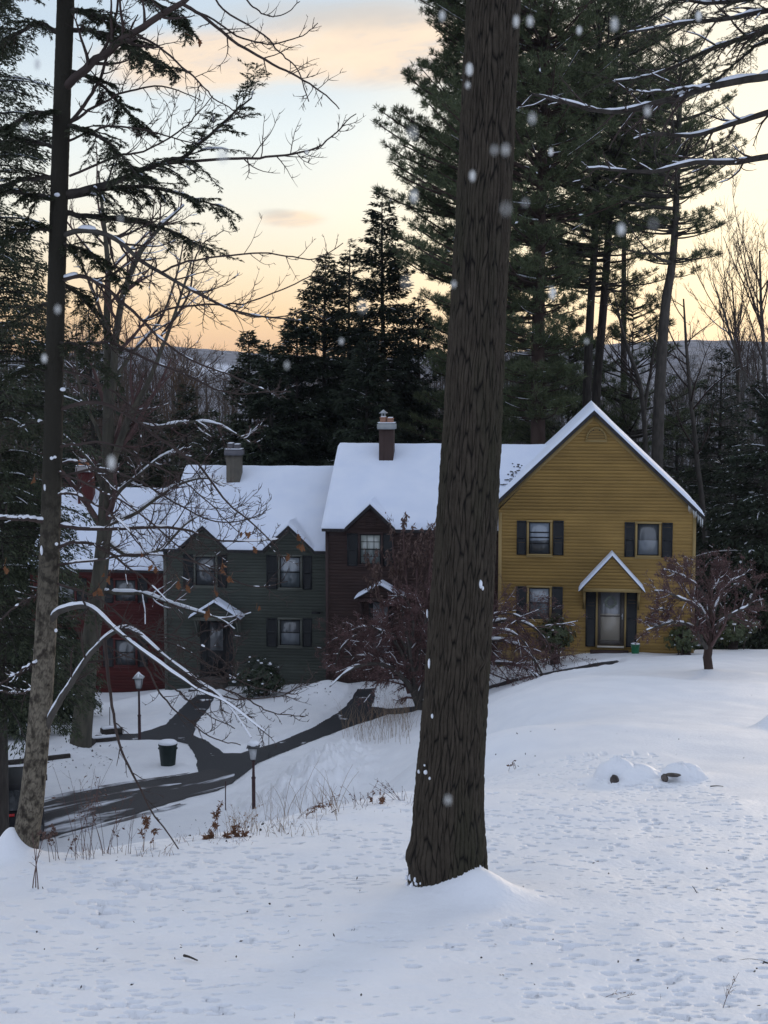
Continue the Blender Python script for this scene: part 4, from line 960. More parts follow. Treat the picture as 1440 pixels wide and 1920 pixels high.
    if snow:
        sn = MB(); i = rg.choice(n_br, snow, p=w); tt = rg.uniform(.2, 1, snow); p, tan = resamp(br[i], tt[:, None]); p = p[:, 0]; tan = tan[:, 0]
        sdv = np.cross(tan, [0, 0, 1.]); off = rg.uniform(-1, 1, snow) * L[i] * .2; p = p + sdv * off[:, None] + np.array([0, 0, .05])
        q = np.clip(rg.exponential(.06, snow), .03, .26) * lsize
        for k in range(2): sn.leaf(p - tan * q[:, None] * .5 + rg.normal(0, .02, p.shape), tan + rg.normal(0, .35, p.shape), np.array([0, -.35, 1.]) + rg.normal(0, .35, p.shape), q * 1.5, q * .6)
        j = rg.choice(n_br, max(4, n_br // 4), replace=False); snow_tubes(sn, br[j], brad[j] * .9, th=.012, amt=.45, K=14, sides=4, seed=seed, maxr=.06)
        o = sn.build('snow', M['snowbit'], th); o['kind'] = 'stuff'
    return th

def bare(name, label, trunks, Y, cat='tree', group=None, lv=((12, .45, 40), (8, .5, 45), (6, .5, 45)), bark=None, twig=None, snow=.0, up=.25, z0=None, base=None, th=.012, rmin=.010, seed=0, wig=.12, flat=0, rf=.5, t0=.35, leafspec=None, Kt=18, splits=True, crown_name='crown', droop_last=None):
    """deciduous tree from trunk/limb centre lines in pixels (first is the trunk), each ((points), (widths px), [Y end])"""
    global rng
    rng = np.random.default_rng(2000 + seed)
    p0 = path([trunks[0][0][0]], Y)[0]
    t = thing(name, p0, label, cat, group)
    polys = []; rads = []
    for i, tr in enumerate(trunks):
        ye = tr[2] if len(tr) > 2 else Y
        c = catmull(path(tr[0], Y if i == 0 or len(tr) < 4 else tr[3], ye), Kt); r = np.interp(np.linspace(0, 1, Kt), np.linspace(0, 1, len(tr[1])), tr[1]) / 2 * Y / F
        c = c + np.c_[fbm(np.arange(Kt) * .5, np.full(Kt, i * 3.3 + seed), 2), 0 * r, fbm(np.arange(Kt) * .5, np.full(Kt, 40 + i * 3.3 + seed), 2)] * r[:, None] * .9 * (np.arange(Kt) > 0)[:, None]
        polys.append(c); rads.append(r)
        m_ = MB(); m_.tube(c, r, 12 if r[0] > .05 else 7); m_.build('trunk' if i == 0 else 'limb', bark or M['bark_grey'], t, smooth=True)
    par = np.array(polys); prad = np.array(rads); cr = MB(); sn = MB()
    if snow: snow_tubes(sn, par, prad, th=th, amt=snow, K=60, sides=7, seed=seed)
    lev = [(par, prad)]
    for k, (m, l, a) in enumerate(lv):
        last = k == len(lv) - 1
        tw = spawn(lev[-1][0], lev[-1][1], m, t0 if k == 0 else .15, 1, a, l, rf, 7 if k == 0 else 6 if k == 1 else 4, (droop_last if last and droop_last is not None else up), wig, rmin=rmin, flat=flat, taper=.45)
        addtube(cr, tw, 4 if k == 0 else 3); lev.append(tw)
        if snow and k <= 1: 
            j = rng.random(len(tw[0])) < (.4 if k == 0 else .15); 
            if j.any(): snow_tubes(sn, tw[0][j], tw[1][j], th=th * (.5 if k == 0 else .35), amt=snow * (.95 if k == 0 else .8), K=16, sides=4, seed=k)
    if lv: cr.build(crown_name, twig or M['twig'], t)['kind'] = 'stuff'
    if snow: sn.build('snow', M['snowbit'], t, smooth=True)['kind'] = 'stuff'
    if leafspec:
        n_, ln, wd, mt, nm, hang = leafspec; tw = lev[-1][0]; i = rng.integers(0, len(tw), n_); p, tan = resamp(tw[i], rng.uniform(.2, 1, (n_, 1)))
        p = p[:, 0] + rng.normal(0, .02, (n_, 3)); l = MB(); l.leaf(p, tan[:, 0] * .5 + rng.normal(0, .5, (n_, 3)) - np.array([0, 0, hang]), rng.normal(0, 1, (n_, 3)), rng.uniform(.6, 1.3, n_) * ln, rng.uniform(.6, 1.3, n_) * wd)
        l.build(nm, mt, t)['kind'] = 'stuff'
    return t, lev

# ---- behind the houses: the tall pines on the right
PG = 'tall pines behind the houses'
conifer('pine_tree', 'tall full white pine partly hidden by the big foreground trunk', 905, 80, h=40, rad=4.3, style='pine', n_br=640, n_leaf=190000, cb=.27, tr=.40, group=PG, seed=1, bark=M['bark_pine'], asym=-.12, shape=lambda s: .72 + .28 * np.sin(np.pi * s))
conifer('pine_tree', 'stout reddish brown pine trunk with drooping green boughs left of the yellow gable peak', 1011, 75, h=41, rad=5.2, style='pine', n_br=560, n_leaf=165000, cb=.28, asym=-.22, tr=.46, group=PG, seed=2, bark=M['bark_pine'], snow=500, shape=lambda s: .42 + .58 * np.sin(np.pi * np.clip(s * .9 + .05, 0, 1)))
conifer('pine_tree', 'slim dark pine trunk with a high crown right of the stout reddish pine', 1100, 82, h=38, rad=5.6, style='pine', n_br=190, n_leaf=40000, cb=.52, tr=.26, group=PG, seed=3, bark=M['bark_dark'], trunkpts=([(1096, 960), (1100, 760), (1106, 600), (1115, 450), (1119, 300), (1122, 100), (1124, -100)], (19, 17, 15, 13, 11, 9, 6)))
conifer('pine_tree', 'slim pine trunk leaning right beside its straighter neighbour', 1122, 84, h=37, rad=5.6, style='pine', n_br=190, n_leaf=40000, cb=.54, tr=.26, group=PG, seed=4, bark=M['bark_dark'], trunkpts=([(1110, 960), (1118, 740), (1132, 570), (1142, 420), (1150, 260), (1156, 80), (1160, -80)], (19, 17, 15, 13, 11, 9, 6)))
conifer('pine_tree', 'tall thin pine with a mostly bare right side standing against the bright sky', 1238, 78, h=34, rad=4.6, style='pine', n_br=130, n_leaf=22000, cb=.58, tr=.3, group=PG, seed=5, bark=M['bark_grey'], s1=.93, trunkpts=([(1230, 960), (1234, 800), (1240, 680), (1248, 570), (1262, 480), (1270, 330), (1275, 190), (1277, 90)], (23, 22, 20, 18, 14, 11, 8, 3)), asym=-.3, lsize=.9)
conifer('pine_tree', 'broad feathery pine crown filling the sky above the yellow gable', 1165, 95, h=40, rad=6.5, style='pine', n_br=210, n_leaf=48000, cb=.66, tr=.3, group=PG, seed=6, asym=-.1)
conifer('pine_tree', 'sparse young pine with wispy boughs just above the yellow roof', 1180, 88, tip=560, rad=4.6, style='pine', n_br=150, n_leaf=36000, cb=.30, tr=.14, group=PG, seed=7)
conifer('pine_tree', 'low soft pine between the stout reddish trunk and the yellow gable', 1062, 90, tip=600, rad=4.2, style='pine', n_br=150, n_leaf=36000, cb=.25, tr=.14, group=PG, seed=8)
# ---- dark hemlocks in the middle
HG = 'dark hemlocks behind the row of houses'
conifer('hemlock_tree', 'tallest dark hemlock spire rising above the brown house chimney', 719, 86, tip=356, rad=5.0, n_br=640, n_leaf=120000, group=HG, seed=11, lsize=1.12, snow=500, tr=.3)
conifer('hemlock_tree', 'bushy round topped hemlock left of the tall spire', 612, 84, tip=478, rad=5.6, n_br=640, n_leaf=130000, group=HG, seed=12, lsize=1.12, snow=600, tr=.3)
conifer('hemlock_tree', 'narrow hemlock tip between the round topped hemlock and the tall spire', 655, 90, tip=448, rad=3.8, n_br=420, n_leaf=64000, group=HG, seed=13, lsize=1.12, tr=.25)
conifer('hemlock_tree', 'lower hemlock on the left slope of the dark clump', 556, 82, tip=580, rad=5.0, n_br=480, n_leaf=100000, group=HG, seed=14, lsize=1.12, snow=400, tr=.25)
conifer('hemlock_tree', 'short hemlock at the left end of the dark clump, beside the distant snowy field', 468, 84, tip=622, rad=4.4, n_br=460, n_leaf=90000, group=HG, seed=15, lsize=1.12, snow=200, tr=.25, fol=M['hemlock_near'])
conifer('hemlock_tree', 'small hemlock tip on the clump edge right of its short neighbour', 508, 80, tip=640, rad=4.2, n_br=440, n_leaf=80000, group=HG, seed=16, lsize=1.12, snow=300, tr=.25)
conifer('hemlock_tree', 'hemlock filling the gap between the tall spire and the big trunk', 786, 88, tip=560, rad=5.0, n_br=460, n_leaf=90000, group=HG, seed=17, lsize=1.12, snow=350, tr=.28)
conifer('hemlock_tree', 'dark hemlock directly behind the brown house roof', 690, 78, tip=640, rad=4.8, n_br=460, n_leaf=95000, group=HG, seed=18, lsize=1.12, snow=450, tr=.25)
# ---- right edge
RG = 'dark evergreens at the right edge'
conifer('hemlock_tree', 'loose dark hemlock right of the yellow house below the bright sky', 1345, 84, tip=652, rad=4.6, n_br=300, n_leaf=30000, group=RG, seed=21, snow=350, tr=.22)
conifer('hemlock_tree', 'snow laden hemlock at the far right behind the small umbrella shaped tree', 1432, 70, tip=700, rad=4.4, n_br=330, n_leaf=36000, group=RG, seed=22, snow=1300, tr=.22)
conifer('hemlock_tree', 'low hemlock just right of the yellow gable slope', 1268, 92, tip=745, rad=4.2, n_br=260, n_leaf=24000, group=RG, seed=23, snow=300, tr=.2)
conifer('hemlock_tree', 'hemlock cut by the right picture edge', 1500, 80, tip=620, rad=4.6, n_br=300, n_leaf=30000, group=RG, seed=24, snow=300, tr=.22)
conifer('hemlock_tree', 'thin dark sapling hemlock low behind the eave icicles', 1380, 76, tip=800, rad=3.2, n_br=230, n_leaf=18000, group=RG, seed=25, snow=300, tr=.14)
# ---- left
LG = 'dark evergreens at the left edge'
conifer('hemlock_tree', 'tall dense hemlock cut by the left picture edge', -14, 40, h=36, rad=3.2, n_br=560, n_leaf=125000, cb=.12, group=LG, seed=31, snow=900, tr=.25, lsize=.5, fol=M['hemlock_near'])
conifer('hemlock_tree', 'hemlock outside the left picture edge with boughs reaching in', -120, 46, h=34, rad=4.6, n_br=520, n_leaf=110000, cb=.1, group=LG, seed=32, snow=500, tr=.25, lsize=.55, fol=M['hemlock_near'])
conifer('hemlock_tree', 'young hemlock standing in front of the red house at far left', 10, 55, tip=945, rad=2.0, n_br=340, n_leaf=64000, group=LG, seed=33, snow=500, tr=.12, lsize=.5)
conifer('hemlock_tree', 'young hemlock between the pale leaning trunk and the red house lamp post', 118, 58, tip=1120, rad=1.45, n_br=260, n_leaf=38000, group=LG, seed=34, snow=260, tr=.09, lsize=.45)
conifer('hemlock_tree', 'background hemlock behind the red house roof', 175, 84, tip=560, rad=4.4, n_br=320, n_leaf=36000, group=LG, seed=35, snow=300, tr=.22)
conifer('hemlock_tree', 'squat background hemlock behind the red house chimney', 95, 92, tip=600, rad=4.6, n_br=320, n_leaf=36000, group=LG, seed=36, snow=200, tr=.22)
conifer('hemlock_tree', 'low hemlock behind the grey green house chimney', 400, 80, tip=770, rad=4.4, n_br=300, n_leaf=36000, group=LG, seed=37, snow=200, tr=.2, fol=M['hemlock_near'])
conifer('hemlock_tree', 'olive evergreen low between the red house chimney and the grey green house', 285, 88, tip=740, rad=4.6, n_br=320, n_leaf=52000, group=LG, seed=38, snow=200, tr=.2, fol=M['hemlock_near'])
conifer('hemlock_tree', 'dark evergreen directly behind the grey green roof', 350, 94, tip=720, rad=4.8, n_br=320, n_leaf=52000, group=LG, seed=39, snow=200, tr=.2, fol=M['hemlock_near'])
# ---- bare woods beyond, one mass
def woods(name, xs, Ys, n_, htop, mt, seed):
    global rng
    rng = np.random.default_rng(seed)
    px = rng.uniform(*xs, n_); Y = rng.uniform(*Ys, n_); X = (px - 720) / F * Y; z0 = ground(X, Y); h = np.array([P(a, np.interp(a, *htop) + abs(rng.normal(0, 26)), b)[2] for a, b in zip(px, Y)]) - z0
    K = 6; t = np.linspace(0, 1, K); tr = np.stack([X[:, None] + fbm(t[None] * 3 + np.arange(n_)[:, None], np.arange(n_)[:, None] * 2.2 + 0 * t, 2) * 1.6, Y[:, None] + 0 * t[None], z0[:, None] + h[:, None] * t[None]], -1)
    r = (h * .0075)[:, None] * np.linspace(1, .2, K)[None]
    mb = MB(); mb.tube(tr, r, 4); a = spawn(tr, r, 13, .25, 1, 38, .33, .5, 5, .35, .12); addtube(mb, a); b = spawn(a[0], a[1], 7, .2, 1, 42, .5, .6, 4, .25, .15, rmin=.012); addtube(mb, b); c = spawn(b[0], b[1], 4, .2, 1, 45, .6, .7, 3, .2, .15, rmin=.010); addtube(mb, c)
    o = mb.build(name, mt); tag(o, {'woods': 'mass of bare brown woods behind the red and grey green houses', 'thicket': 'grey bare thicket behind the yellow house'}.get(name, 'far bare woods'), 'woods', kind='stuff')
woods('woods', (-200, 800), (95, 210), 230, ([-200, 150, 300, 450, 800], [620, 640, 690, 700, 700]), M['twig_tan'], 51)
woods('thicket', (820, 1700), (92, 210), 210, ([800, 1000, 1180, 1300, 1440, 1700], [620, 660, 740, 715, 640, 620]), M['bark_grey'], 52)
# ---- bare trees on the right
BG = 'bare trees on the right'
bare('bare_tree', 'thin bare tree with a fan of fine twigs at the right picture edge', [([(1440, 1180), (1438, 1000), (1436, 860), (1434, 700), (1428, 580), (1424, 470)], (12, 11, 10, 8, 6, 3))], 71, group=BG, lv=((14, .42, 32), (8, .5, 36), (5, .5, 40)), snow=.2, up=.5, seed=61, rmin=.010)
bare('bare_tree', 'leaning bare sapling curving up left from the right edge, snow along its stem', [([(1452, 800), (1440, 758), (1402, 715), (1376, 650), (1358, 590), (1338, 530)], (7, 7, 6, 5, 4, 2))], 70, group=BG, lv=((12, .5, 34), (7, .5, 36), (4, .5, 40)), snow=.75, up=.5, seed=62, z0=0, rmin=.010)
bare('bare_tree', 'dark forked bare tree with white snow on its forks behind the gable peak', [([(1215, 1000), (1210, 820), (1204, 740), (1190, 690), (1172, 640), (1160, 590), (1150, 540)], (9, 9, 9, 8, 6, 4, 2)), ([(1208, 770), (1216, 720), (1224, 670), (1232, 610)], (7, 6, 4, 2))], 83, group=BG, lv=((10, .4, 40), (7, .5, 42), (4, .5, 40)), snow=.6, seed=63, rmin=.011)
bare('bare_tree', 'thin dark leaning trunk right of the yellow gable', [([(1330, 1120), (1318, 960), (1306, 850), (1296, 760), (1288, 660), (1282, 560)], (10, 10, 9, 8, 6, 3))], 80, group=BG, lv=((12, .34, 50), (7, .5, 45), (4, .5, 40)), snow=.5, seed=64, rmin=.011)
bare('bare_tree', 'twiggy pale bare treetop glowing against the bright right sky', [([(1388, 1000), (1386, 800), (1382, 680), (1378, 600), (1372, 520)], (9, 8, 6, 4, 2))], 95, group=BG, lv=((14, .5, 30), (9, .5, 34), (6, .5, 36)), up=.5, seed=65, rmin=.012, twig=M['twig_tan'])
bare('bare_tree', 'brown bare treetop catching warm light left of the distant hills', [([(330, 1000), (330, 860), (334, 760), (336, 690)], (10, 9, 6, 2))], 96, lv=((22, .5, 34), (10, .5, 38), (6, .5, 40)), up=.4, seed=66, rmin=.012, twig=mat('warm_lit_twig', (.13, .08, .045), (.09, .06, .04), scale=.5))  # the warm light on this treetop is put into its twig colour
# ---------------------------------------------------------------- weeping tree with dark fruit behind the big trunk
def crown_fill(th_, lev, n_, ln, wd, mt, nm, hang, parts=(-1,), spread=.03):
    l = MB()
    for q in parts:
        tw = lev[q][0]; i = rng.integers(0, len(tw), n_); p, tan = resamp(tw[i], rng.uniform(.1, 1, (n_, 1))); p = p[:, 0] + rng.normal(0, spread, (n_, 3))
        l.leaf(p, rng.normal(0, .6, (n_, 3)) - np.array([0, 0, hang]), rng.normal(0, 1, (n_, 3)), rng.uniform(.6, 1.3, n_) * ln, rng.uniform(.6, 1.3, n_) * wd)
    l.build(nm, mt, th_)['kind'] = 'stuff'
Yc = 55.5
t_, lev = bare('crabapple_tree', 'weeping tree thick with dark red fruit and snow dusted limbs behind the big trunk', [
    ([(786, 1345), (783, 1318), (779, 1296), (774, 1262), (768, 1225), (760, 1180), (752, 1130)], (17, 14, 12, 10, 8, 6, 3), 55.2),
    ([(785, 1325), (768, 1288), (745, 1262), (722, 1248), (690, 1245), (652, 1258), (618, 1288)], (12, 11, 9, 8, 6, 4, 2), 53.5),
    ([(783, 1310), (765, 1280), (742, 1258), (715, 1238), (680, 1230), (645, 1232)], (9, 8, 7, 6, 4, 2), 56.5),
    ([(778, 1285), (760, 1240), (742, 1205), (715, 1185), (680, 1176), (652, 1185)], (9, 7, 6, 5, 4, 2), 54.5),
    ([(770, 1235), (752, 1198), (735, 1190), (712, 1182), (695, 1172)], (7, 6, 5, 3, 2), 53.8),
    ([(768, 1215), (775, 1175), (768, 1140), (756, 1118), (730, 1125)], (7, 6, 5, 4, 2), 54.5),
    ([(784, 1320), (800, 1270), (830, 1225), (880, 1190), (930, 1180), (975, 1195), (1005, 1240)], (12, 10, 8, 7, 6, 4, 2), 54),
    ([(786, 1325), (830, 1285), (880, 1255), (930, 1243), (980, 1250), (1015, 1275), (1032, 1305)], (10, 9, 8, 7, 5, 3, 2), 53),
    ([(784, 1310), (815, 1240), (860, 1190), (905, 1160), (950, 1150), (985, 1160)], (9, 8, 7, 5, 4, 2), 57),
    ([(778, 1270), (790, 1200), (805, 1150), (830, 1120), (870, 1120)], (8, 7, 5, 4, 2), 56),
    ([(784, 1315), (840, 1240), (900, 1205), (960, 1205), (1000, 1235), (1022, 1280), (1030, 1322)], (9, 8, 7, 6, 4, 3, 2), 53.5),
    ([(784, 1315), (850, 1225), (920, 1170), (975, 1165), (1020, 1195), (1040, 1250)], (9, 8, 7, 5, 3, 2), 55.5),
    ([(770, 1250), (740, 1200), (705, 1182), (670, 1190), (640, 1215), (628, 1250)], (8, 7, 6, 5, 3, 2), 56.5),
], Yc, cat='tree', lv=((18, .40, 55), (10, .5, 50), (7, .55, 45)), bark=M['bark_grey'], twig=M['twig_red'], snow=.56, up=-.12, droop_last=-.55, seed=71, th=.02, rmin=.006, t0=.22)
crown_fill(t_, lev, 14000, .058, .036, M['berry'], 'fruit', .4, parts=(-1, -2))
# tall upright shrub with dried hanging leaves
t_, lev = bare('shrub', 'upright shrub of dried pinkish brown leaves between the brown house and the big trunk', [
    ([(768, 1300), (762, 1220), (752, 1140), (742, 1070), (735, 1010)], (6, 5, 4, 3, 1)), ([(772, 1300), (775, 1220), (780, 1130), (782, 1050), (784, 1000)], (6, 5, 4, 3, 1)),
    ([(775, 1300), (790, 1220), (800, 1130), (806, 1060), (808, 1005)], (6, 5, 4, 3, 1)), ([(766, 1300), (745, 1230), (722, 1160), (706, 1100), (698, 1050)], (6, 5, 4, 3, 1)), ([(770, 1300), (768, 1200), (763, 1110), (758, 1040), (756, 990)], (6, 5, 4, 3, 1)),
    ([(778, 1300), (810, 1230), (828, 1160), (840, 1090)], (6, 5, 4, 2))], 58.2, cat='shrub', lv=((11, .28, 28), (6, .5, 30)), twig=M['twig_red'], bark=M['twig_red'], up=.3, seed=72, rmin=.006, t0=.3)
crown_fill(t_, lev, 1500, .16, .06, M['driedleaf'], 'leaf_cluster', 1.2, parts=(-1, -2))
# umbrella shaped small tree on the right lawn
t_, lev = bare('ornamental_tree', 'small umbrella shaped tree with reddish twigs on the lawn right of the yellow house', [
    ([(1330, 1268), (1329, 1250), (1327, 1232), (1328, 1214), (1333, 1190), (1334, 1160), (1332, 1130), (1328, 1100), (1318, 1070)], (20, 17, 17, 16, 9, 8, 7, 5, 3), 46),
    ([(1328, 1220), (1318, 1204), (1308, 1186), (1306, 1172), (1309, 1158)], (9, 8, 6, 5, 3), 45.3),
    ([(1311, 1190), (1298, 1176), (1280, 1168), (1258, 1167), (1240, 1172), (1212, 1182)], (7, 6, 5, 5, 4, 2), 45),
    ([(1262, 1168), (1254, 1160), (1252, 1148), (1240, 1142), (1222, 1150)], (5, 4, 4, 3, 2), 45),
    ([(1330, 1216), (1342, 1195), (1345, 1172), (1360, 1160), (1385, 1146), (1404, 1136), (1414, 1112), (1421, 1092)], (10, 9, 8, 7, 6, 5, 4, 2), 46.5),
    ([(1333, 1180), (1318, 1150), (1300, 1133), (1276, 1122), (1250, 1110), (1228, 1108)], (7, 6, 5, 5, 4, 2), 44.5),
    ([(1333, 1160), (1345, 1130), (1352, 1110), (1372, 1090), (1395, 1078)], (7, 6, 5, 4, 2), 47.5),
    ([(1333, 1150), (1328, 1118), (1345, 1095), (1352, 1070), (1350, 1048)], (6, 5, 4, 3, 2), 47),
    ([(1330, 1130), (1310, 1100), (1290, 1085), (1262, 1072), (1245, 1068)], (6, 5, 4, 3, 2), 46.5),
    ([(1333, 1170), (1315, 1140), (1292, 1115), (1280, 1090), (1285, 1062)], (6, 5, 4, 3, 2), 47.5)],
    46, cat='tree', lv=((18, .42, 48), (10, .5, 46), (8, .5, 45)), bark=M['bark_grey'], twig=M['twig_red'], snow=.62, up=.12, droop_last=-.05, seed=73, th=.014, rmin=.005, t0=.35)
crown_fill(t_, lev, 11000, .048, .03, M['berry'], 'leaf_cluster', .3, parts=(-1,))
for c_ in t_.children:
    if c_.name.startswith('trunk'): c_.data.materials[0] = M['bark_pine']

# ---------------------------------------------------------------- broadleaf evergreen shrubs
def shrub(label, px, py, Y, rx, rz, n_, mt, seed, snow=60, leaf=(.13, .045), ry=None):
    global rng
    rng = np.random.default_rng(seed); c = P(px, py, Y); zg = float(ground(c[0], c[1])); ry = ry or rx * .8
    th_ = thing('shrub', (c[0], c[1], zg), label, 'shrub', None)
    st_ = MB(); N = 40; a = rng.uniform(0, 2 * np.pi, N); u = rng.uniform(.2, .95, N); cz = c[2]
    k = np.linspace(0, 1, 6)[None, :, None]
    end = np.c_[c[0] + np.cos(a) * rx * u * .9, c[1] + np.sin(a) * ry * u * .9, cz + rz * rng.uniform(-.4, .85, N)]; st0 = np.c_[c[0] + rng.normal(0, .12, N), c[1] + rng.normal(0, .12, N), np.full(N, zg - .1)]
    pts = st0[:, None] * (1 - k) + end[:, None] * k + np.array([0, 0, 1.]) * (np.sin(np.pi * k) * .15); st_.tube(pts, np.linspace(.022, .008, 6)[None].repeat(N, 0), 4); st_.build('stem', M['twig'], th_)['kind'] = 'stuff'
    # whorls of leaves over a lumpy volume
    w = n_ // 7; d = unit(rng.normal(0, 1, (w, 3))); rad_ = rng.uniform(.45, 1, w) ** .5 * (.78 + .55 * fbm(d[:, 0] * 2 + seed, d[:, 2] * 2 + d[:, 1], 3) * 2)
    p = np.array([c[0], c[1], cz]) + d * rad_[:, None] * np.array([rx, ry, rz]); p[:, 2] = np.maximum(p[:, 2], zg + .05)
    ax = unit(d + np.array([0, 0, .5])); p = np.repeat(p, 7, 0); ax = np.repeat(ax, 7, 0); v = rng.normal(0, 1, p.shape); v = unit(v - (v * ax).sum(1, keepdims=True) * ax)
    l = MB(); l.leaf(p, v * .9 + ax * .35 - np.array([0, 0, .35]), ax + rng.normal(0, .2, p.shape), rng.uniform(.7, 1.2, len(p)) * leaf[0], rng.uniform(.7, 1.2, len(p)) * leaf[1]); l.build('foliage', mt, th_)['kind'] = 'stuff'
    if snow:
        i = rng.choice(w, snow); s_ = MB(); q = p[::7][i] + np.array([0, 0, .03]); f = np.clip(rng.exponential(.035, snow), .015, .1)
        for j in range(snow): snow_lump(s_, q[j], f[j], f[j], f[j] * .5, 5, j)
        s_.build('snow', M['snowbit'], th_, smooth=True)['kind'] = 'stuff'
shrub('dark glossy evergreen shrub against the grey green house wall', 492, 1268, 60.7, 1.28, .85, 6500, M['rhodo'], 81, snow=70)
shrub('round evergreen shrub beside the yellow house front door', 1040, 1186, 57.6, .86, .95, 5200, M['rhodo_light'], 82, snow=40)
shrub('hanging leaved evergreen shrub at the right corner of the yellow house', 1285, 1190, 57.8, .95, .75, 3600, M['rhodo_light'], 83, snow=25)
shrub('evergreen shrub behind the small umbrella shaped tree', 1375, 1178, 60.5, 1.05, .9, 4200, M['rhodo_light'], 84, snow=60)

# ---------------------------------------------------------------- left foreground tree: leaning pale trunk, hemlock boughs, long bare limbs
YL = 16.2
lt = thing('hemlock_tree', LT, 'near leaning tree with blotchy pale trunk, hemlock boughs and long bare limbs at left', 'tree')
lpts = [(30, 1690), (38, 1640), (50, 1560), (62, 1480), (78, 1300), (90, 1100), (96, 950), (100, 800), (103, 650), (107, 500), (113, 300), (118, 150), (123, 0), (130, -250), (134, -420)]
lw = [74, 60, 50, 45, 42, 38, 36, 34, 33, 32, 32, 31, 31, 27, 24]
lcl = path(lpts, YL); lrad = np.array(lw) / 2 * (YL + .3) / F
lz = catmull(lcl, 200); barkB = barkmat('blotched_bark', (.21, .18, .135), (.06, .05, .04), moss=(.036, .030, .023))
rng = np.random.default_rng(5)
mbL, _ = bark_trunk(lcl, lrad, 90, 1300, 26, 0, .10, .0035, None, seed=9); 
n_ = barkB.node_tree
for q in n_.nodes:
    if q.type == 'MAPPING': q.inputs['Scale'].default_value = (1, 1, .8)
    if q.type == 'TEX_NOISE' and abs(q.inputs['Scale'].default_value - 2.2) < .01: q.inputs['Scale'].default_value = 12
    if q.type == 'MAP_RANGE' and abs(q.inputs[1].default_value - .5) < .001: q.inputs[1].default_value = .50; q.inputs[2].default_value = .63
# darker bark higher up
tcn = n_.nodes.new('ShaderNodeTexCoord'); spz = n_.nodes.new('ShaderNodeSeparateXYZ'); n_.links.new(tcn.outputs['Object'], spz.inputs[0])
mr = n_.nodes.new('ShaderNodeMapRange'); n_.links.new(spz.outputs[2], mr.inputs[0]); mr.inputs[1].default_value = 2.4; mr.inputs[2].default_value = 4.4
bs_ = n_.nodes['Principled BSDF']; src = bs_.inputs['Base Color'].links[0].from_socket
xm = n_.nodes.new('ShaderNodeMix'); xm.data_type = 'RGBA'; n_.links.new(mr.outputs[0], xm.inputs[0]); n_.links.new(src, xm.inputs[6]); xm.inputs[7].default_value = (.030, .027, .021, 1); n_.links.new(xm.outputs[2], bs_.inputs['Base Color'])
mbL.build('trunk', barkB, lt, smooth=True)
for i, (px, py, a, b) in enumerate(((97, 859, .02, .018), (103, 857, .018, .015), (84, 914, .012, .035), (106, 1020, .018, .018), (78, 1032, .014, .05), (105, 1182, .016, .02), (118, 730, .03, .02), (107, 365, .03, .02))):
    q = MB(); p = P(px, py, YL - .1); snow_lump(q, p, a, .02, b, 9, i + 30); q.build('snow', M['snowbit'], lt, smooth=True)
q = MB(); k_ = 26; c = path([(47, 1545), (41, 1585), (32, 1622), (20, 1660)], YL - .11); q.tube(catmull(c, 14), np.interp(np.linspace(0, 1, 14), [0, .5, 1], [.012, .055, .12]), 12); q.build('snow', M['snowbit'], lt, smooth=True)

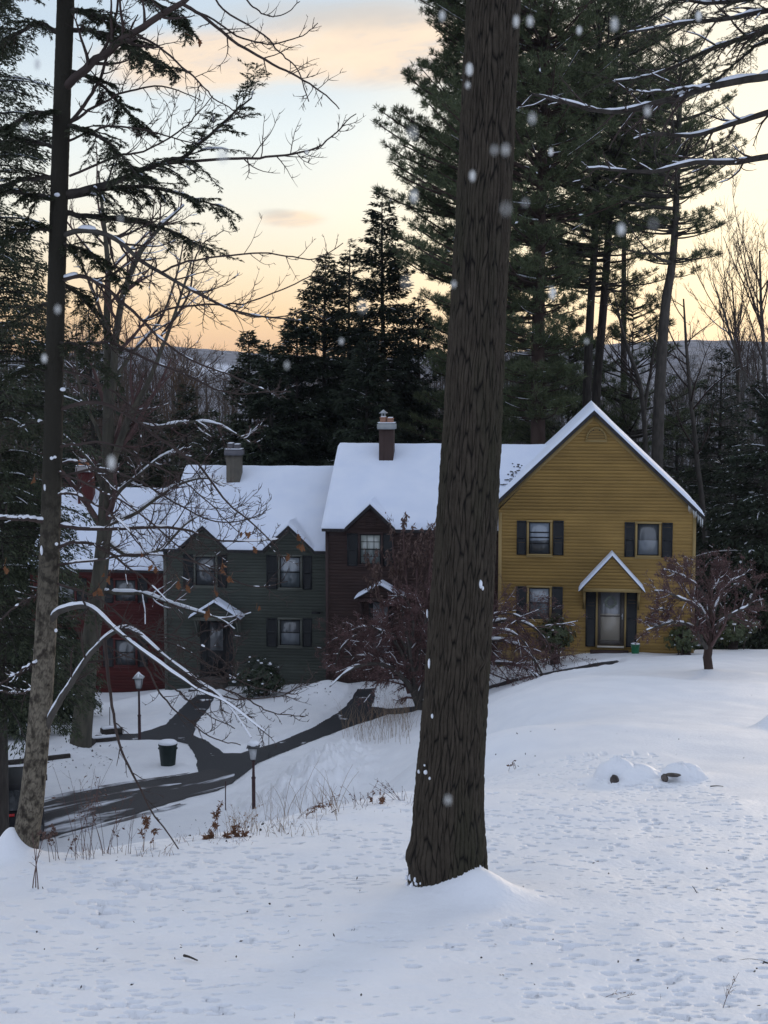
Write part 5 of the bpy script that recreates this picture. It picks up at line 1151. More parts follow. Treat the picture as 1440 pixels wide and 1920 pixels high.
def needles(mb, tw, per, ln, wd, spread=.9):
    N = len(tw); t = rng.uniform(.05, 1, (N, per)); p, tan = resamp(tw, t); p = p.reshape(-1, 3); tan = tan.reshape(-1, 3)
    s = np.cross(tan, [0, 0, 1.]) + rng.normal(0, .25, p.shape); sg = np.where(rng.random(len(p)) < .5, 1, -1)[:, None]
    mb.leaf(p, tan * .8 + s * sg * spread, np.array([0, 0, 1.]) + rng.normal(0, .5, p.shape), rng.uniform(.7, 1.3, len(p)) * ln, rng.uniform(.7, 1.3, len(p)) * wd)
def limb(tree, pts, w, Y, Yend=None, tw=((12, .30, 55), (5, .45, 45)), up=.25, snow=0, th=.010, leafy=0, mt=None, seed=0, twm=None, K=26, wig=.15, sec=22, seclen=.24, droop=-.25, rmin=.0042, flat=.3, t0=.2, dens=1.):
    global rng
    rng = np.random.default_rng(3000 + seed)
    c = catmull(path(pts, Y, Yend), K); r = np.interp(np.linspace(0, 1, K), [0, 1], w) / 2 * Y / F
    c[1:] += np.c_[fbm(np.arange(K) * .6, np.full(K, seed * 1.7), 2), fbm(np.arange(K) * .6, np.full(K, seed * 2.7 + 5), 2), fbm(np.arange(K) * .6, np.full(K, seed * 3.7 + 9), 2)][1:] * .05
    m_ = MB(); m_.tube(c, r, 8); lo = m_.build('limb', mt or M['bark_dark'], tree, smooth=True)
    par, pr = c[None], r[None]; tws = MB(); sn = MB(); lev = [(par, pr)]
    if snow: snow_tubes(sn, par, pr, th=th, amt=snow, K=70, sides=8, seed=seed, steep=.75 if snow > .95 else 0)
    for k, (m, l, a) in enumerate(tw):
        x = spawn(lev[-1][0], lev[-1][1], m, t0 if k == 0 else .15, 1, a, l, .5, 8 if k == 0 else 6, up, wig, rmin=rmin, flat=flat, taper=.6); addtube(tws, x, 4 if k == 0 else 3); lev.append(x)
        if snow and k == 0 and snow < .95: snow_tubes(sn, x[0], x[1], th=th * .5, amt=snow * .8, K=20, sides=5, seed=seed)
    if leafy:
        x = spawn(par, pr, int(sec), .12, 1, 48, seclen, .4, 7, droop, .10, side=.35, rmin=.003, even=True, taper=.35); addtube(tws, x, 3)
        y = spawn(x[0], x[1], 11, .12, 1, 45, .34, .5, 5, droop, .08, side=.25, rmin=.0022, even=True); addtube(tws, y, 3)
        lf = MB(); needles(lf, x[0], int(26 * dens), .046, .0105); needles(lf, y[0], int(18 * dens), .042, .0095); lf.build('foliage', M['hemlock_near'], lo)['kind'] = 'stuff'
        if leafy > 1: snow_tubes(sn, x[0], x[1] * 1.5, th=.007, amt=.35, K=14, sides=4, seed=seed + 3)
    if tws.n: tws.build('twig', twm or M['twig'], lo)['kind'] = 'stuff'
    if sn.n: sn.build('snow', M['snowbit'], lo, smooth=True)['kind'] = 'stuff'
    return lo, lev
T0 = ()
HB = [  # hemlock boughs
 ([(118, 365), (200, 346), (300, 308), (350, 289), (410, 240), (472, 183)], (14, 3), 16.2, 15.4, 30, .27),
 ([(113, 372), (190, 356), (260, 350), (330, 362), (420, 388)], (12, 3), 16.2, 16.8, 30, .30),
 ([(110, 398), (200, 410), (300, 425), (380, 462)], (11, 3), 16.2, 17.2, 28, .30),
 ([(118, 235), (170, 246), (220, 285), (262, 335)], (10, 3), 16.2, 15.6, 24, .34),
 ([(110, 372), (60, 366), (0, 354), (-70, 350)], (12, 4), 16.2, 15.8, 24, .32),
 ([(112, 330), (60, 335), (0, 350), (-60, 380)], (10, 4), 16.2, 17.0, 24, .34),
 ([(121, 70), (70, 45), (0, 85), (-60, 120)], (10, 3), 16.2, 16.9, 24, .34),
 ([(122, 20), (170, 22), (225, 50), (262, 92)], (11, 3), 16.2, 15.7, 26, .34),
 ([(121, 55), (190, 62), (255, 100), (320, 130)], (10, 3), 16.2, 17.0, 28, .32),
 ([(119, 130), (175, 150), (225, 195), (268, 240)], (9, 3), 16.2, 16.9, 22, .32),
 ([(122, -20), (220, -30), (300, 10), (350, 42)], (11, 3), 16.2, 16.0, 26, .30),
 ([(115, 210), (60, 215), (-10, 250)], (9, 3), 16.2, 15.6, 20, .34),
 ([(113, 280), (50, 262), (-30, 270)], (9, 3), 16.2, 16.8, 20, .36),
 ([(124, -40), (60, -30), (-20, 20)], (10, 3), 16.2, 15.6, 22, .36),
 ([(107, 430), (50, 430), (-40, 460)], (9, 3), 16.2, 15.8, 22, .34),
 ([(107, 455), (160, 470), (222, 520)], (8, 3), 16.2, 15.9, 20, .36),
 ([(105, 525), (150, 555), (215, 640)], (9, 3), 16.2, 16.9, 24, .34),
 ([(105, 560), (50, 590), (-30, 640)], (8, 3), 16.2, 16.9, 20, .34),
 ([(103, 640), (150, 650), (205, 700)], (7, 2), 16.2, 15.7, 16, .34),
 ([(102, 700), (50, 690), (-20, 730)], (8, 3), 16.2, 16.2, 18, .34),
 ([(101, 790), (40, 800), (-40, 850)], (7, 3), 16.2, 16.8, 16, .34)]
for i, (p_, w_, ya, yb, sec, sl) in enumerate(HB):
    limb(lt, p_, w_, ya, yb, tw=T0, leafy=2 if i in (0, 1, 4, 5, 14, 19) else 1, sec=sec, seclen=sl, seed=i, snow=.35 if i in (0, 1, 4, 5, 19, 20) else 0, dens=1.25 if i < 16 else .9)
TW2 = ((13, .30, 55), (5, .45, 45))
HOOK = ((17, .26, 58), (5, .42, 50))
BL = [  # bare limbs: (points, width px, Y, Yend, twigs, up, snow)
 ([(117, 168), (160, 130), (215, 86), (270, 50), (340, 4), (440, -70)], (17, 9), 16.2, 15.0, ((14, .30, 50), (6, .5, 45)), .1, .12),
 ([(114, 250), (150, 206), (180, 165), (200, 110), (216, 35), (225, -40)], (8, 4), 16.2, 16.6, TW2, .15, 0),
 ([(338, 5), (380, 31), (436, 75), (505, 115), (554, 142), (602, 170), (638, 202)], (7, 2), 15.4, 15.0, HOOK, .0, 0),
 ([(392, -35), (420, 18), (495, 64), (529, 104), (560, 132), (578, 190)], (4, 2), 15.2, 14.8, ((8, .28, 55), (3, .4, 50)), .1, 0),
 ([(350, 14), (401, 38), (449, 69), (495, 82), (547, 73), (574, 62), (598, 43)], (4, 1.6), 15.4, 15.1, ((9, .26, 50), (3, .4, 45)), .3, 0),
 ([(425, -58), (470, 8), (500, 28), (530, 28), (562, 3)], (3.5, 1.6), 15.2, 15.2, ((5, .3, 50),), .3, 0),
 ([(252, 62), (300, 90), (365, 147), (400, 182), (458, 222)], (5, 1.6), 15.8, 15.3, ((16, .34, 65), (4, .45, 50)), .1, 0),
 ([(300, 308), (430, 297), (500, 295), (580, 281), (630, 250), (666, 214)], (6, 1.8), 15.8, 15.2, HOOK, .3, 0),
 ([(130, 330), (220, 292), (270, 284), (345, 240), (365, 220), (398, 180)], (5, 1.6), 16.0, 15.4, ((14, .36, 60), (4, .45, 50)), .15, 0),
 ([(113, 240), (180, 200), (240, 170), (310, 165), (380, 190)], (6, 1.8), 16.2, 16.8, ((16, .34, 60), (5, .45, 50)), .1, 0),
 ([(114, 270), (190, 240), (260, 240), (330, 262), (400, 270)], (5, 1.6), 16.2, 15.6, ((14, .34, 60), (5, .45, 50)), .15, 0),
 ([(109, 445), (160, 432), (220, 450), (257, 483), (300, 510), (367, 547), (417, 573), (480, 593), (565, 600)], (11, 2.4), 16.2, 15.4, ((24, .24, 50), (8, .45, 45)), .2, .42),
 ([(107, 528), (150, 517), (183, 530), (227, 563), (267, 600), (300, 633), (350, 670), (427, 703), (525, 742)], (9, 2.2), 16.2, 15.2, ((22, .24, 50), (8, .45, 45)), .2, .40),
 ([(104, 662), (160, 645), (213, 645), (267, 670), (333, 697), (400, 727), (450, 737), (545, 733)], (7, 2), 16.2, 16.0, ((22, .24, 52), (8, .45, 45)), .2, .3),
 ([(102, 772), (167, 754), (213, 763), (283, 810), (333, 847), (377, 877), (433, 947), (480, 985), (522, 1030)], (8, 2), 16.2, 15.0, ((22, .24, 52), (8, .45, 45)), .2, .25),
 ([(300, 512), (345, 492), (380, 487), (463, 475), (530, 477), (590, 487), (642, 456)], (4.5, 1.6), 15.8, 15.3, ((13, .28, 55), (3, .4, 50)), .25, 0),
 ([(270, 602), (330, 575), (420, 570), (470, 566), (567, 525), (594, 502)], (4.5, 1.6), 15.8, 15.5, ((12, .28, 55), (3, .4, 50)), .2, 0),
 ([(360, 545), (430, 580), (473, 592), (533, 593), (600, 575)], (4, 1.6), 15.6, 15.4, ((11, .30, 55), (3, .4, 50)), .2, 0),
 ([(300, 634), (350, 560), (362, 500), (380, 460), (420, 430)], (5, 1.6), 16.0, 16.4, ((10, .3, 50), (5, .4, 50)), .2, 0),
 ([(97, 985), (183, 993), (300, 989), (358, 998), (430, 1015), (522, 1012)], (8, 2), 16.2, 15.3, ((20, .26, 52), (7, .45, 45)), .15, .5),
 ([(97, 977), (40, 973), (-40, 972)], (9, 6), 16.2, 15.8, ((8, .3, 50), (4, .4, 45)), .1, .9),
 ([(95, 1030), (150, 1017), (195, 1030), (245, 1066), (290, 1102), (345, 1165)], (7, 2), 16.2, 15.6, ((18, .30, 52), (7, .45, 45)), .1, .35),
 ([(97, 928), (140, 926), (190, 952), (240, 992), (270, 1030)], (6, 2), 16.2, 15.4, ((10, .3, 52), (4, .45, 45)), .1, .55),
 ([(99, 870), (150, 868), (200, 905), (250, 950)], (5, 2), 16.2, 16.6, ((10, .3, 52), (4, .45, 45)), .15, .6),
 ([(92, 1168), (108, 1149), (130, 1138), (160, 1137), (185, 1150), (220, 1182), (262, 1217), (310, 1252), (370, 1290), (430, 1320), (495, 1372)], (13, 1.6), 16.2, 14.8, ((18, .19, 55), (6, .5, 45)), -.05, .97),
 ([(84, 1372), (98, 1338), (120, 1303), (150, 1256), (180, 1214), (215, 1184), (245, 1181), (290, 1215), (350, 1262), (420, 1312), (472, 1384)], (14, 1.6), 16.2, 15.2, ((18, .19, 55), (6, .5, 45)), -.05, .97),
 ([(196, 1200), (203, 1274), (210, 1328), (225, 1398), (253, 1460), (280, 1511), (335, 1590)], (7, 2.4), 15.7, 14.9, ((7, .2, 45), (3, .4, 45)), -.1, .0),
 ([(262, 1218), (300, 1300), (340, 1340), (400, 1385), (450, 1395)], (4, 1.8), 15.6, 15.2, ((10, .3, 50), (3, .4, 45)), .1, .1),
 ([(240, 1190), (330, 1210), (400, 1250), (480, 1290), (555, 1300)], (4, 1.8), 15.6, 15.2, ((14, .3, 50), (4, .4, 45)), .15, .2),
 ([(98, 900), (180, 880), (260, 900), (340, 950), (420, 980), (500, 962)], (5, 1.6), 16.2, 15.4, ((18, .30, 52), (6, .45, 48)), .2, .2),
 ([(100, 840), (200, 830), (300, 880), (380, 930), (450, 1000)], (5, 1.6), 16.2, 15.2, ((18, .30, 52), (6, .45, 48)), .2, 0),
 ([(95, 1060), (180, 1050), (280, 1040), (380, 1060), (470, 1100), (540, 1090)], (5, 1.6), 16.2, 15.4, ((18, .30, 52), (6, .45, 48)), .2, .3),
 ([(93, 1090), (180, 1120), (260, 1180), (330, 1200), (390, 1180)], (5, 1.6), 16.2, 15.6, ((18, .30, 52), (6, .45, 48)), .2, 0),
 ([(99, 880), (170, 910), (260, 960), (350, 1040), (420, 1100)], (5, 1.6), 16.2, 15.0, ((18, .30, 52), (6, .45, 48)), .15, .2),
 ([(103, 690), (190, 720), (280, 790), (350, 860), (400, 930)], (5, 1.6), 16.2, 15.6, ((18, .30, 52), (6, .45, 48)), .2, 0),
 ([(262, 1218), (330, 1241), (400, 1262), (438, 1234), (447, 1196)], (4, 1.6), 15.7, 15.1, ((14, .30, 55), (4, .45, 50)), .35, 0),
 ([(310, 1253), (370, 1272), (430, 1276), (449, 1238)], (4, 1.6), 15.5, 15.0, ((14, .34, 55), (4, .45, 50)), .3, 0),
 ([(245, 1182), (300, 1240), (366, 1277), (431, 1319), (506, 1381)], (5, 1.6), 15.8, 15.2, ((16, .26, 55), (4, .45, 50)), .2, .1),
 ([(288, 1262), (340, 1300), (372, 1330), (440, 1366)], (4, 1.6), 15.6, 15.3, ((12, .32, 55), (4, .45, 50)), .2, 0),
 ([(310, 1255), (400, 1300), (470, 1311), (540, 1300), (586, 1270)], (4, 1.6), 15.5, 15.0, ((14, .28, 55), (4, .45, 50)), .25, 0),
 ([(350, 1264), (440, 1300), (500, 1332), (572, 1345)], (4, 1.6), 15.5, 15.1, ((14, .30, 55), (4, .45, 50)), .25, 0),
 ([(262, 1218), (300, 1190), (350, 1200), (400, 1222), (440, 1260)], (4, 1.6), 15.6, 15.2, ((14, .32, 55), (4, .45, 50)), .2, .2),
 ([(86, 1232), (40, 1258), (-30, 1300)], (6, 3), 16.2, 15.7, ((9, .35, 50), (4, .4, 45)), .1, .6),
 ([(83, 1290), (30, 1300), (-30, 1290)], (5, 3), 16.2, 16.6, ((8, .35, 50), (4, .4, 45)), .1, .6),
 ([(90, 1110), (40, 1130), (-30, 1190)], (5, 3), 16.2, 16.0, ((9, .35, 50), (4, .4, 45)), .1, .4)]
twm_ = M['twig']
for i, (p_, w_, ya, yb, tw_, up_, sn_) in enumerate(BL):
    lo, lev = limb(lt, p_, w_, ya, yb, tw=tw_, up=up_ + .12, snow=sn_, th=.007 if i in (24, 25) else .007, seed=100 + i, mt=M['bark_grey'] if w_[0] > 9 and i > 0 else M['twig'])
# brown oak leaves still hanging
def leafblade(mb, c, s, rg):
    a = np.array([(0, 0), (.16, .10), (.10, .22), (.30, .34), (.18, .46), (.34, .62), (.16, .70), (.14, .86), (0, 1.0), (-.14, .86), (-.16, .70), (-.34, .62), (-.18, .46), (-.30, .34), (-.10, .22), (-.16, .10)])
    d = unit(np.array([rg.normal(0, .5), rg.normal(0, .3), -1.])); n0 = unit(np.array([rg.normal(0, .6), -1, rg.normal(0, .4)])); sd = unit(np.cross(d, n0)); nn_ = np.cross(sd, d)
    V = c + s * (a[:, :1] * sd + a[:, 1:] * d + (np.abs(a[:, :1]) * .5 + .15 * np.sin(a[:, 1:] * 4)) * nn_); mid = c + s * .5 * d
    mb.add(np.vstack([V, mid]), None, [(i, (i + 1) % 16, 16) for i in range(16)])
OAK = [(460, 996), (475, 1022), (558, 1000), (566, 1020), (544, 1042), (417, 1056), (433, 1082), (338, 1090), (352, 1094), (403, 1110), (480, 1142), (392, 1146), (197, 1068), (205, 1075), (64, 895), (8, 1060), (265, 1040), (188, 1108), (287, 1058), (363, 70)]
rg = np.random.default_rng(3)
for i, (px, py) in enumerate(OAK):
    q = MB(); c = P(px, py, 15.4)
    for j in range(1 if i in (19, 4, 10) else rg.integers(1, 4)): leafblade(q, c + rg.normal(0, .015, 3), rg.uniform(.06, .10), rg)
    tk = c + np.array([rg.normal(0, .03), rg.normal(0, .03), rg.uniform(.03, .08)]); q.tube(np.array([tk, (tk + c) / 2, c]), .002, 4)
    q.build('leaf_cluster', M['oakleaf'], lt)

# ---------------------------------------------------------------- mid-distance bare tree with snowy limbs at left
bare('maple_tree', 'many limbed bare tree with snow lined forks in front of the red house', [
    ([(150, 1424), (152, 1380), (155, 1330), (166, 1230), (182, 1100), (192, 1000), (200, 900), (205, 800), (205, 700), (201, 600), (203, 490), (192, 400), (184, 320)], (48, 40, 38, 36, 30, 28, 26, 22, 17, 13, 10, 7, 3), 52),
    ([(206, 760), (213, 690), (218, 620), (234, 545), (258, 482), (300, 428), (345, 385)], (16, 15, 13, 11, 9, 6, 3), 51),
    ([(203, 900), (222, 838), (246, 775), (280, 712), (305, 650), (336, 565), (358, 490)], (15, 14, 12, 9, 7, 5, 2), 50.5),
    ([(236, 798), (270, 798), (300, 800), (350, 792), (400, 794), (440, 812), (472, 832)], (7, 6, 6, 5, 4, 3, 2), 50),
    ([(199, 950), (230, 915), (262, 890), (295, 862), (330, 842)], (8, 7, 5, 4, 2), 50),
    ([(197, 985), (250, 965), (300, 930), (335, 908), (385, 896), (420, 912)], (8, 7, 6, 5, 4, 2), 50.5),
    ([(198, 935), (178, 880), (150, 845), (118, 815)], (8, 6, 5, 3), 50.5),
    ([(190, 1110), (230, 1112), (270, 1114), (310, 1128), (365, 1146), (415, 1162), (440, 1180)], (9, 8, 7, 6, 5, 3, 2), 49.5),
    ([(195, 1010), (240, 1040), (300, 1030), (345, 985), (385, 960)], (9, 8, 6, 4, 2), 51),
    ([(203, 860), (180, 800), (150, 730), (140, 640)], (9, 7, 5, 3), 52.5),
    ([(206, 720), (250, 660), (300, 600), (330, 520), (345, 450)], (9, 7, 5, 4, 2), 53),
    ([(204, 640), (180, 560), (150, 490), (120, 440)], (8, 6, 4, 2), 52)],
    52, lv=((13, .30, 45), (8, .45, 45), (5, .5, 45)), bark=mat('lichen_bark', (.10, .09, .066), (.055, .05, .04), scale=5, rough=.95, bump=.4, stretch=(1, 1, .3)), twig=M['twig_red'], snow=.7, up=.2, seed=74, th=.028, rmin=.0055, t0=.3)

# ---------------------------------------------------------------- pine outside the right edge whose snowy limbs reach into the picture
YR = 24.0
rp0 = P(1690, 1500, YR); zg = float(ground(rp0[0], rp0[1]))
rp = thing('pine_tree', (rp0[0], rp0[1], zg), 'near pine whose long snow lined limbs reach in from the right edge', 'tree')
q = MB(); rc = np.array([[rp0[0], rp0[1], zg - .5], [rp0[0] + .1, rp0[1], zg + 6], [rp0[0], rp0[1], zg + 13], [rp0[0] + .1, rp0[1], zg + 20]]); q.tube(catmull(rc, 30), np.linspace(.34, .18, 30), 20); q.build('trunk', M['bark_pine'], rp, smooth=True)
RL = [
 ([(1690, 60), (1560, 108), (1440, 142), (1370, 153), (1318, 168), (1250, 187), (1168, 209), (1119, 207), (1055, 190), (998, 175)], (18, 5), 24, 23, .72, 0),
 ([(1330, 166), (1290, 165), (1240, 172), (1180, 171)], (6, 3), 23.5, 23.2, .8, 0),
 ([(1690, 110), (1560, 170), (1440, 210), (1372, 233), (1299, 254), (1226, 250), (1190, 262)], (15, 4), 24, 24.5, .7, 0),
 ([(1690, 260), (1560, 285), (1440, 294), (1372, 304), (1299, 306), (1226, 321), (1153, 318), (1100, 315)], (15, 4), 24, 23.6, .7, 0),
 ([(1690, -40), (1560, 30), (1440, 58), (1372, 79), (1323, 97), (1226, 141), (1153, 153)], (15, 4), 24, 24.6, .6, 1),
 ([(1690, -80), (1560, 0), (1440, 20), (1372, 34), (1275, 44), (1177, 61)], (14, 4), 24, 23.4, .6, 1),
 ([(1690, -100), (1560, -40), (1440, -10), (1340, 6), (1240, -6)], (14, 5), 24, 24.6, .6, 1),
 ([(1690, 20), (1560, 55), (1440, 75), (1390, 110), (1340, 150)], (9, 3), 24, 24.9, .4, 1),
 ([(1690, -30), (1590, -5), (1480, 35), (1410, 60)], (9, 3), 24, 22.8, .4, 1)]
for i, (p_, w_, ya, yb, sn_, lf_) in enumerate(RL):
    limb(rp, p_, w_, ya, yb, tw=((16, .20, 45), (6, .5, 45)) if not lf_ else ((10, .2, 45), (4, .4, 45)), up=.0 if i != 3 else .25, snow=sn_ * .85, th=.006, seed=200 + i, mt=M['bark_dark'], rmin=.0045, leafy=lf_, sec=26, seclen=.22, t0=.25, droop=-.12)
# ---------------------------------------------------------------- lamp posts
def at_Y(px, py, Y): p = P(px, py, Y); return p
M['lampglass'] = mat('frosted_lamp_glass', (.42, .43, .44), (.52, .52, .52), scale=5, rough=.35)
M['lampmetal'] = mat('lamp_metal', (.05, .05, .052), (.08, .08, .085), scale=6, rough=.5)
def lamp(label, px, pybase, pytop, Y, hat):
    b = P(px, pybase, Y); zt = P(px, pytop, Y)[2]; b[2] = float(ground(b[0], b[1])); H_ = zt - b[2]
    t = thing('lamp_post', b, label, 'lamp post', 'lamp posts by the path')
    q = MB(); c = tuple(b); q.lathe([(.055, -.2), (.055, .9), (.065, .92), (.065, .96), (.042, .98), (.036, H_ - .66), (.06, H_ - .64), (.06, H_ - .60), (.0, H_ - .60)], c, 14); q.build('post', M['darkpost'], t, smooth=False)
    zb = b[2] + H_ - .60; zc = b[2] + H_ - .22
    def ring(z, w): return np.array([(b[0] - w, b[1] - w, z), (b[0] + w, b[1] - w, z), (b[0] + w, b[1] + w, z), (b[0] - w, b[1] + w, z)])
    g = MB(); lo, hi = ring(zb + .02, .085), ring(zc, .135); g.hexa(np.vstack([lo, hi])); g.build('lantern_glass', M['lampglass'], t)
    f = MB()
    for i in range(4): f.tube(np.array([lo[i], (lo[i] + hi[i]) / 2, hi[i]]), .012, 5)
    for rg_ in (lo, hi):
        for i in range(4): f.tube(np.array([rg_[i], (rg_[i] + rg_[(i + 1) % 4]) / 2, rg_[(i + 1) % 4]]), .012, 5)
    f.build('lantern_frame', M['lampmetal'], t)
    r = MB(); a, bb = ring(zc + .012, .19), ring(zc + .03, .19); ap = np.array([[b[0], b[1], zc + .20]])
    r.add(np.vstack([a, bb, ap]), [(3, 2, 1, 0), (0, 1, 5, 4), (1, 2, 6, 5), (2, 3, 7, 6), (3, 0, 4, 7)], [(4, 5, 8), (5, 6, 8), (6, 7, 8), (7, 4, 8)]); ro = r.build('lantern_roof', M['metal'] if hat else M['lampmetal'], t)
    s = MB()
    if hat: s.lathe([(.17, zc + .055 - b[2]), (.15, zc + .085 - b[2]), (.08, zc + .16 - b[2]), (.02, zc + .225 - b[2]), (0.0, zc + .23 - b[2])], c, 4)
    else: snow_lump(s, (b[0], b[1], zc + .12), .18, .18, .10, 10, 3)
    s.build('snow', M['snowbit'], ro, smooth=not hat)
    return t
lamp('lamp post with a rounded snow cap standing on the near bank of the path', 476, 1536, 1388, 44.8, False)
lamp('lamp post with a pointed white lantern roof by the red house path', 262, 1399, 1260, 53.6, True)
def stake(label, px, pyb, pyt, Y, mt, r=.016):
    b = P(px, pyb, Y); b[2] = float(ground(b[0], b[1])); zt = P(px, pyt, Y)[2]
    q = MB(); q.tube(np.array([[b[0], b[1], b[2] - .2], [b[0] + .004, b[1], (b[2] + zt) / 2], [b[0] + .012, b[1], zt]]), r, 8, cap=True); o = q.build('stake', mt); tag(o, label, 'stake', 'thin marker stakes beside the path')
stake('reddish brown marker stake left of the snow capped lamp post', 423, 1532, 1465, 45.2, M['darkpost'])
stake('thin dark marker stake at the path edge right of the snow capped lamp post', 504, 1420, 1366, 51.5, M['lampmetal'], .012)
stake('dark marker stake in the snow left of the pointed lamp post', 206, 1372, 1326, 56.0, M['lampmetal'])
# ---------------------------------------------------------------- rubbish bin and bucket
b = P(315, 1425, 50.2); b[2] = float(ground(b[0], b[1])); t = thing('trash_can', b, 'dark green ribbed bin with a thick snow cap at the path fork', 'trash can')
gm = mat('bin_green', (.012, .022, .020), (.018, .028, .026), scale=5, rough=.5)
q = MB(); n_ = 40; zz = [-.1, .02, .30, .60, .80]; rr0 = [.225, .225, .252, .28, .297]
an = np.linspace(0, 2 * np.pi, n_, endpoint=False); V = np.array([[(b[0] + (r + (.008 if k % 2 else 0)) * math.cos(a), b[1] + (r + (.008 if k % 2 else 0)) * math.sin(a), b[2] + z) for k, a in enumerate(an)] for z, r in zip(zz, rr0)])
i = np.arange(len(zz) * n_).reshape(len(zz), n_); r_ = np.roll(i, -1, 1); q.add(V, np.stack([i[:-1], r_[:-1], r_[1:], i[1:]], -1).reshape(-1, 4)); q.build('body', gm, t)
q = MB(); q.lathe([(.300, .78), (.318, .785), (.318, .83), (.29, .85), (.0, .87)], b, 32); q.build('lid', gm, t)
q = MB(); q.lathe([(.305, .835), (.318, .855), (.30, .90), (.25, .935), (.15, .955), (0, .96)], b, 28); q.build('snow', M['snowbit'], t, smooth=True)
for s in (-1, 1):
    q = MB(); q.box(b[0] + s * .30 - .02, b[0] + s * .30 + .02, b[1] - .07, b[1] + .07, b[2] + .66, b[2] + .70); q.build('handle', gm, t)
b = LW(fac(1191, 1228, -.45)[0], -.45, ZB); b[2] = float(ground(b[0], b[1])) - .03; t = thing('bucket', b, 'bright green bucket with a white rim of snow beside the yellow house doorstep', 'bucket')
q = MB(); q.lathe([(.14, 0), (.165, .36), (.178, .365), (.178, .395), (.165, .395), (.15, .36), (0, .35)], b, 28); q.build('body', mat('bucket_green', (.012, .12, .05), (.016, .14, .06), scale=6, rough=.4), t)
q = MB(); q.lathe([(.168, .36), (.172, .405), (.12, .425), (0, .43)], b, 24); q.build('snow', M['snowbit'], t, smooth=True)
q = MB(); a = np.linspace(0, np.pi, 14); q.tube(np.c_[b[0] + .18 * np.cos(a), np.full(14, b[1]) - .02 - .06 * np.sin(a), b[2] + .36 - .16 * np.sin(a)], .006, 5); q.build('handle', M['metal'], t)
# ---------------------------------------------------------------- landscape timbers by the left path
tm = mat('wet_timber', (.026, .021, .019), (.05, .042, .036), scale=5, rough=.8, bump=.4, stretch=(1, 6, 6))
def timber(label, p0, p1, Y0, Y1, w, h, snow=True, name='timber'):
    a = P(*p0, Y0); c = P(*p1, Y1); a[2] = float(ground(a[0], a[1])); c[2] = float(ground(c[0], c[1])); d = c - a; L = np.linalg.norm(d[:2]); u = d / L; s = np.array([-u[1], u[0], 0])
    tf = lambda x, y, z: a + u * x + s * y + np.array([0, 0, z])
    q = MB(); q.box(0, L, -w / 2, w / 2, -.1, h, tf=tf); o = q.build(name, tm); tag(o, label, 'timber', 'landscape timbers')
    if snow: n2 = MB(); n2.box(.05 * L, L * .9, -w / 2 + .02, w / 2 - .03, h + .002, h + .07, tf=tf); n2.build('snow', M['snowbit'], o)
timber('short dark timber with snow on top at the end of the left path', (172, 1404), (222, 1392), 53.2, 53.6, .22, .20)
timber('upper short timber stacked on the bank by the left path', (190, 1382), (228, 1376), 54.6, 54.9, .35, .22)
timber('long dark garden timber lying in the snow at far left', (-80, 1452), (132, 1434), 50.0, 51.2, .2, .13, False)
timber('stubby dark timber sloping down beside the pale forked tree', (166, 1418), (186, 1394), 52.6, 53.9, .22, .17, False)
# ---------------------------------------------------------------- dark car at the lower left
cx, cy = (8 - 720) / F * 41.6, 41.2; cz = float(ground(cx, cy + 2)) + .02
t = thing('parked_car', (cx, cy, cz), 'black car with a red rear light strip parked behind the leaning tree', 'car')
cb = mat('car_black', (.008, .008, .010), rough=.4, spec=.25); cg = mat('car_glass', (.012, .014, .016), rough=.08, spec=.7)
prof = [(0, .42), (-.04, .55), (-.02, .86), (.02, 1.0), (.10, 1.04), (.42, 1.60), (.62, 1.68), (2.3, 1.70), (2.75, 1.62), (3.35, 1.10), (4.5, .96), (4.72, .80), (4.75, .42), (4.6, .30), (.15, .30)]
W_ = .94; q = MB(); n_ = len(prof)
def wx(z): return W_ - max(0, z - 1.0) * .24
ring = lambda s, ins: np.array([(cx + s * (wx(z) - ins), cy + y, cz + z) for y, z in prof])
cen = np.array([2.3, .9])
def ring2(s, k, ins): return np.array([(cx + s * (wx(z) - ins), cy + cen[0] + (y - cen[0]) * k, cz + cen[1] + (z - cen[1]) * k) for y, z in prof])
R_ = [ring2(-1, .93, 0), ring(-1, .07), ring(1, .07), ring2(1, .93, 0)]
V = np.stack(R_); i = np.arange(4 * n_).reshape(4, n_); r_ = np.roll(i, -1, 1); q.add(V, np.stack([i[:-1], r_[:-1], r_[1:], i[1:]], -1).reshape(-1, 4)); q.polys = [i[0][::-1], i[3]]; q.build('body', cb, t, recalc=True)
q = MB(); q.add([(cx - .68, cy + .125, cz + 1.08), (cx + .68, cy + .125, cz + 1.08), (cx + .60, cy + .395, cz + 1.56), (cx - .60, cy + .395, cz + 1.56)], [(0, 1, 2, 3)]); q.add([(cx - .68, cy + .10, cz + 1.075), (cx + .68, cy + .10, cz + 1.075), (cx + .60, cy + .375, cz + 1.57), (cx - .60, cy + .375, cz + 1.57)], [(0, 1, 2, 3)]); q.build('rear_window', cg, t)
rl = mat('tail_light', (.35, .012, .012), (.5, .03, .03), scale=20, rough=.2)
q = MB(); q.box(cx - .50, cx + .14, cy - .065, cy + .0, cz + .955, cz + 1.02); q.build('light_strip', rl, t)
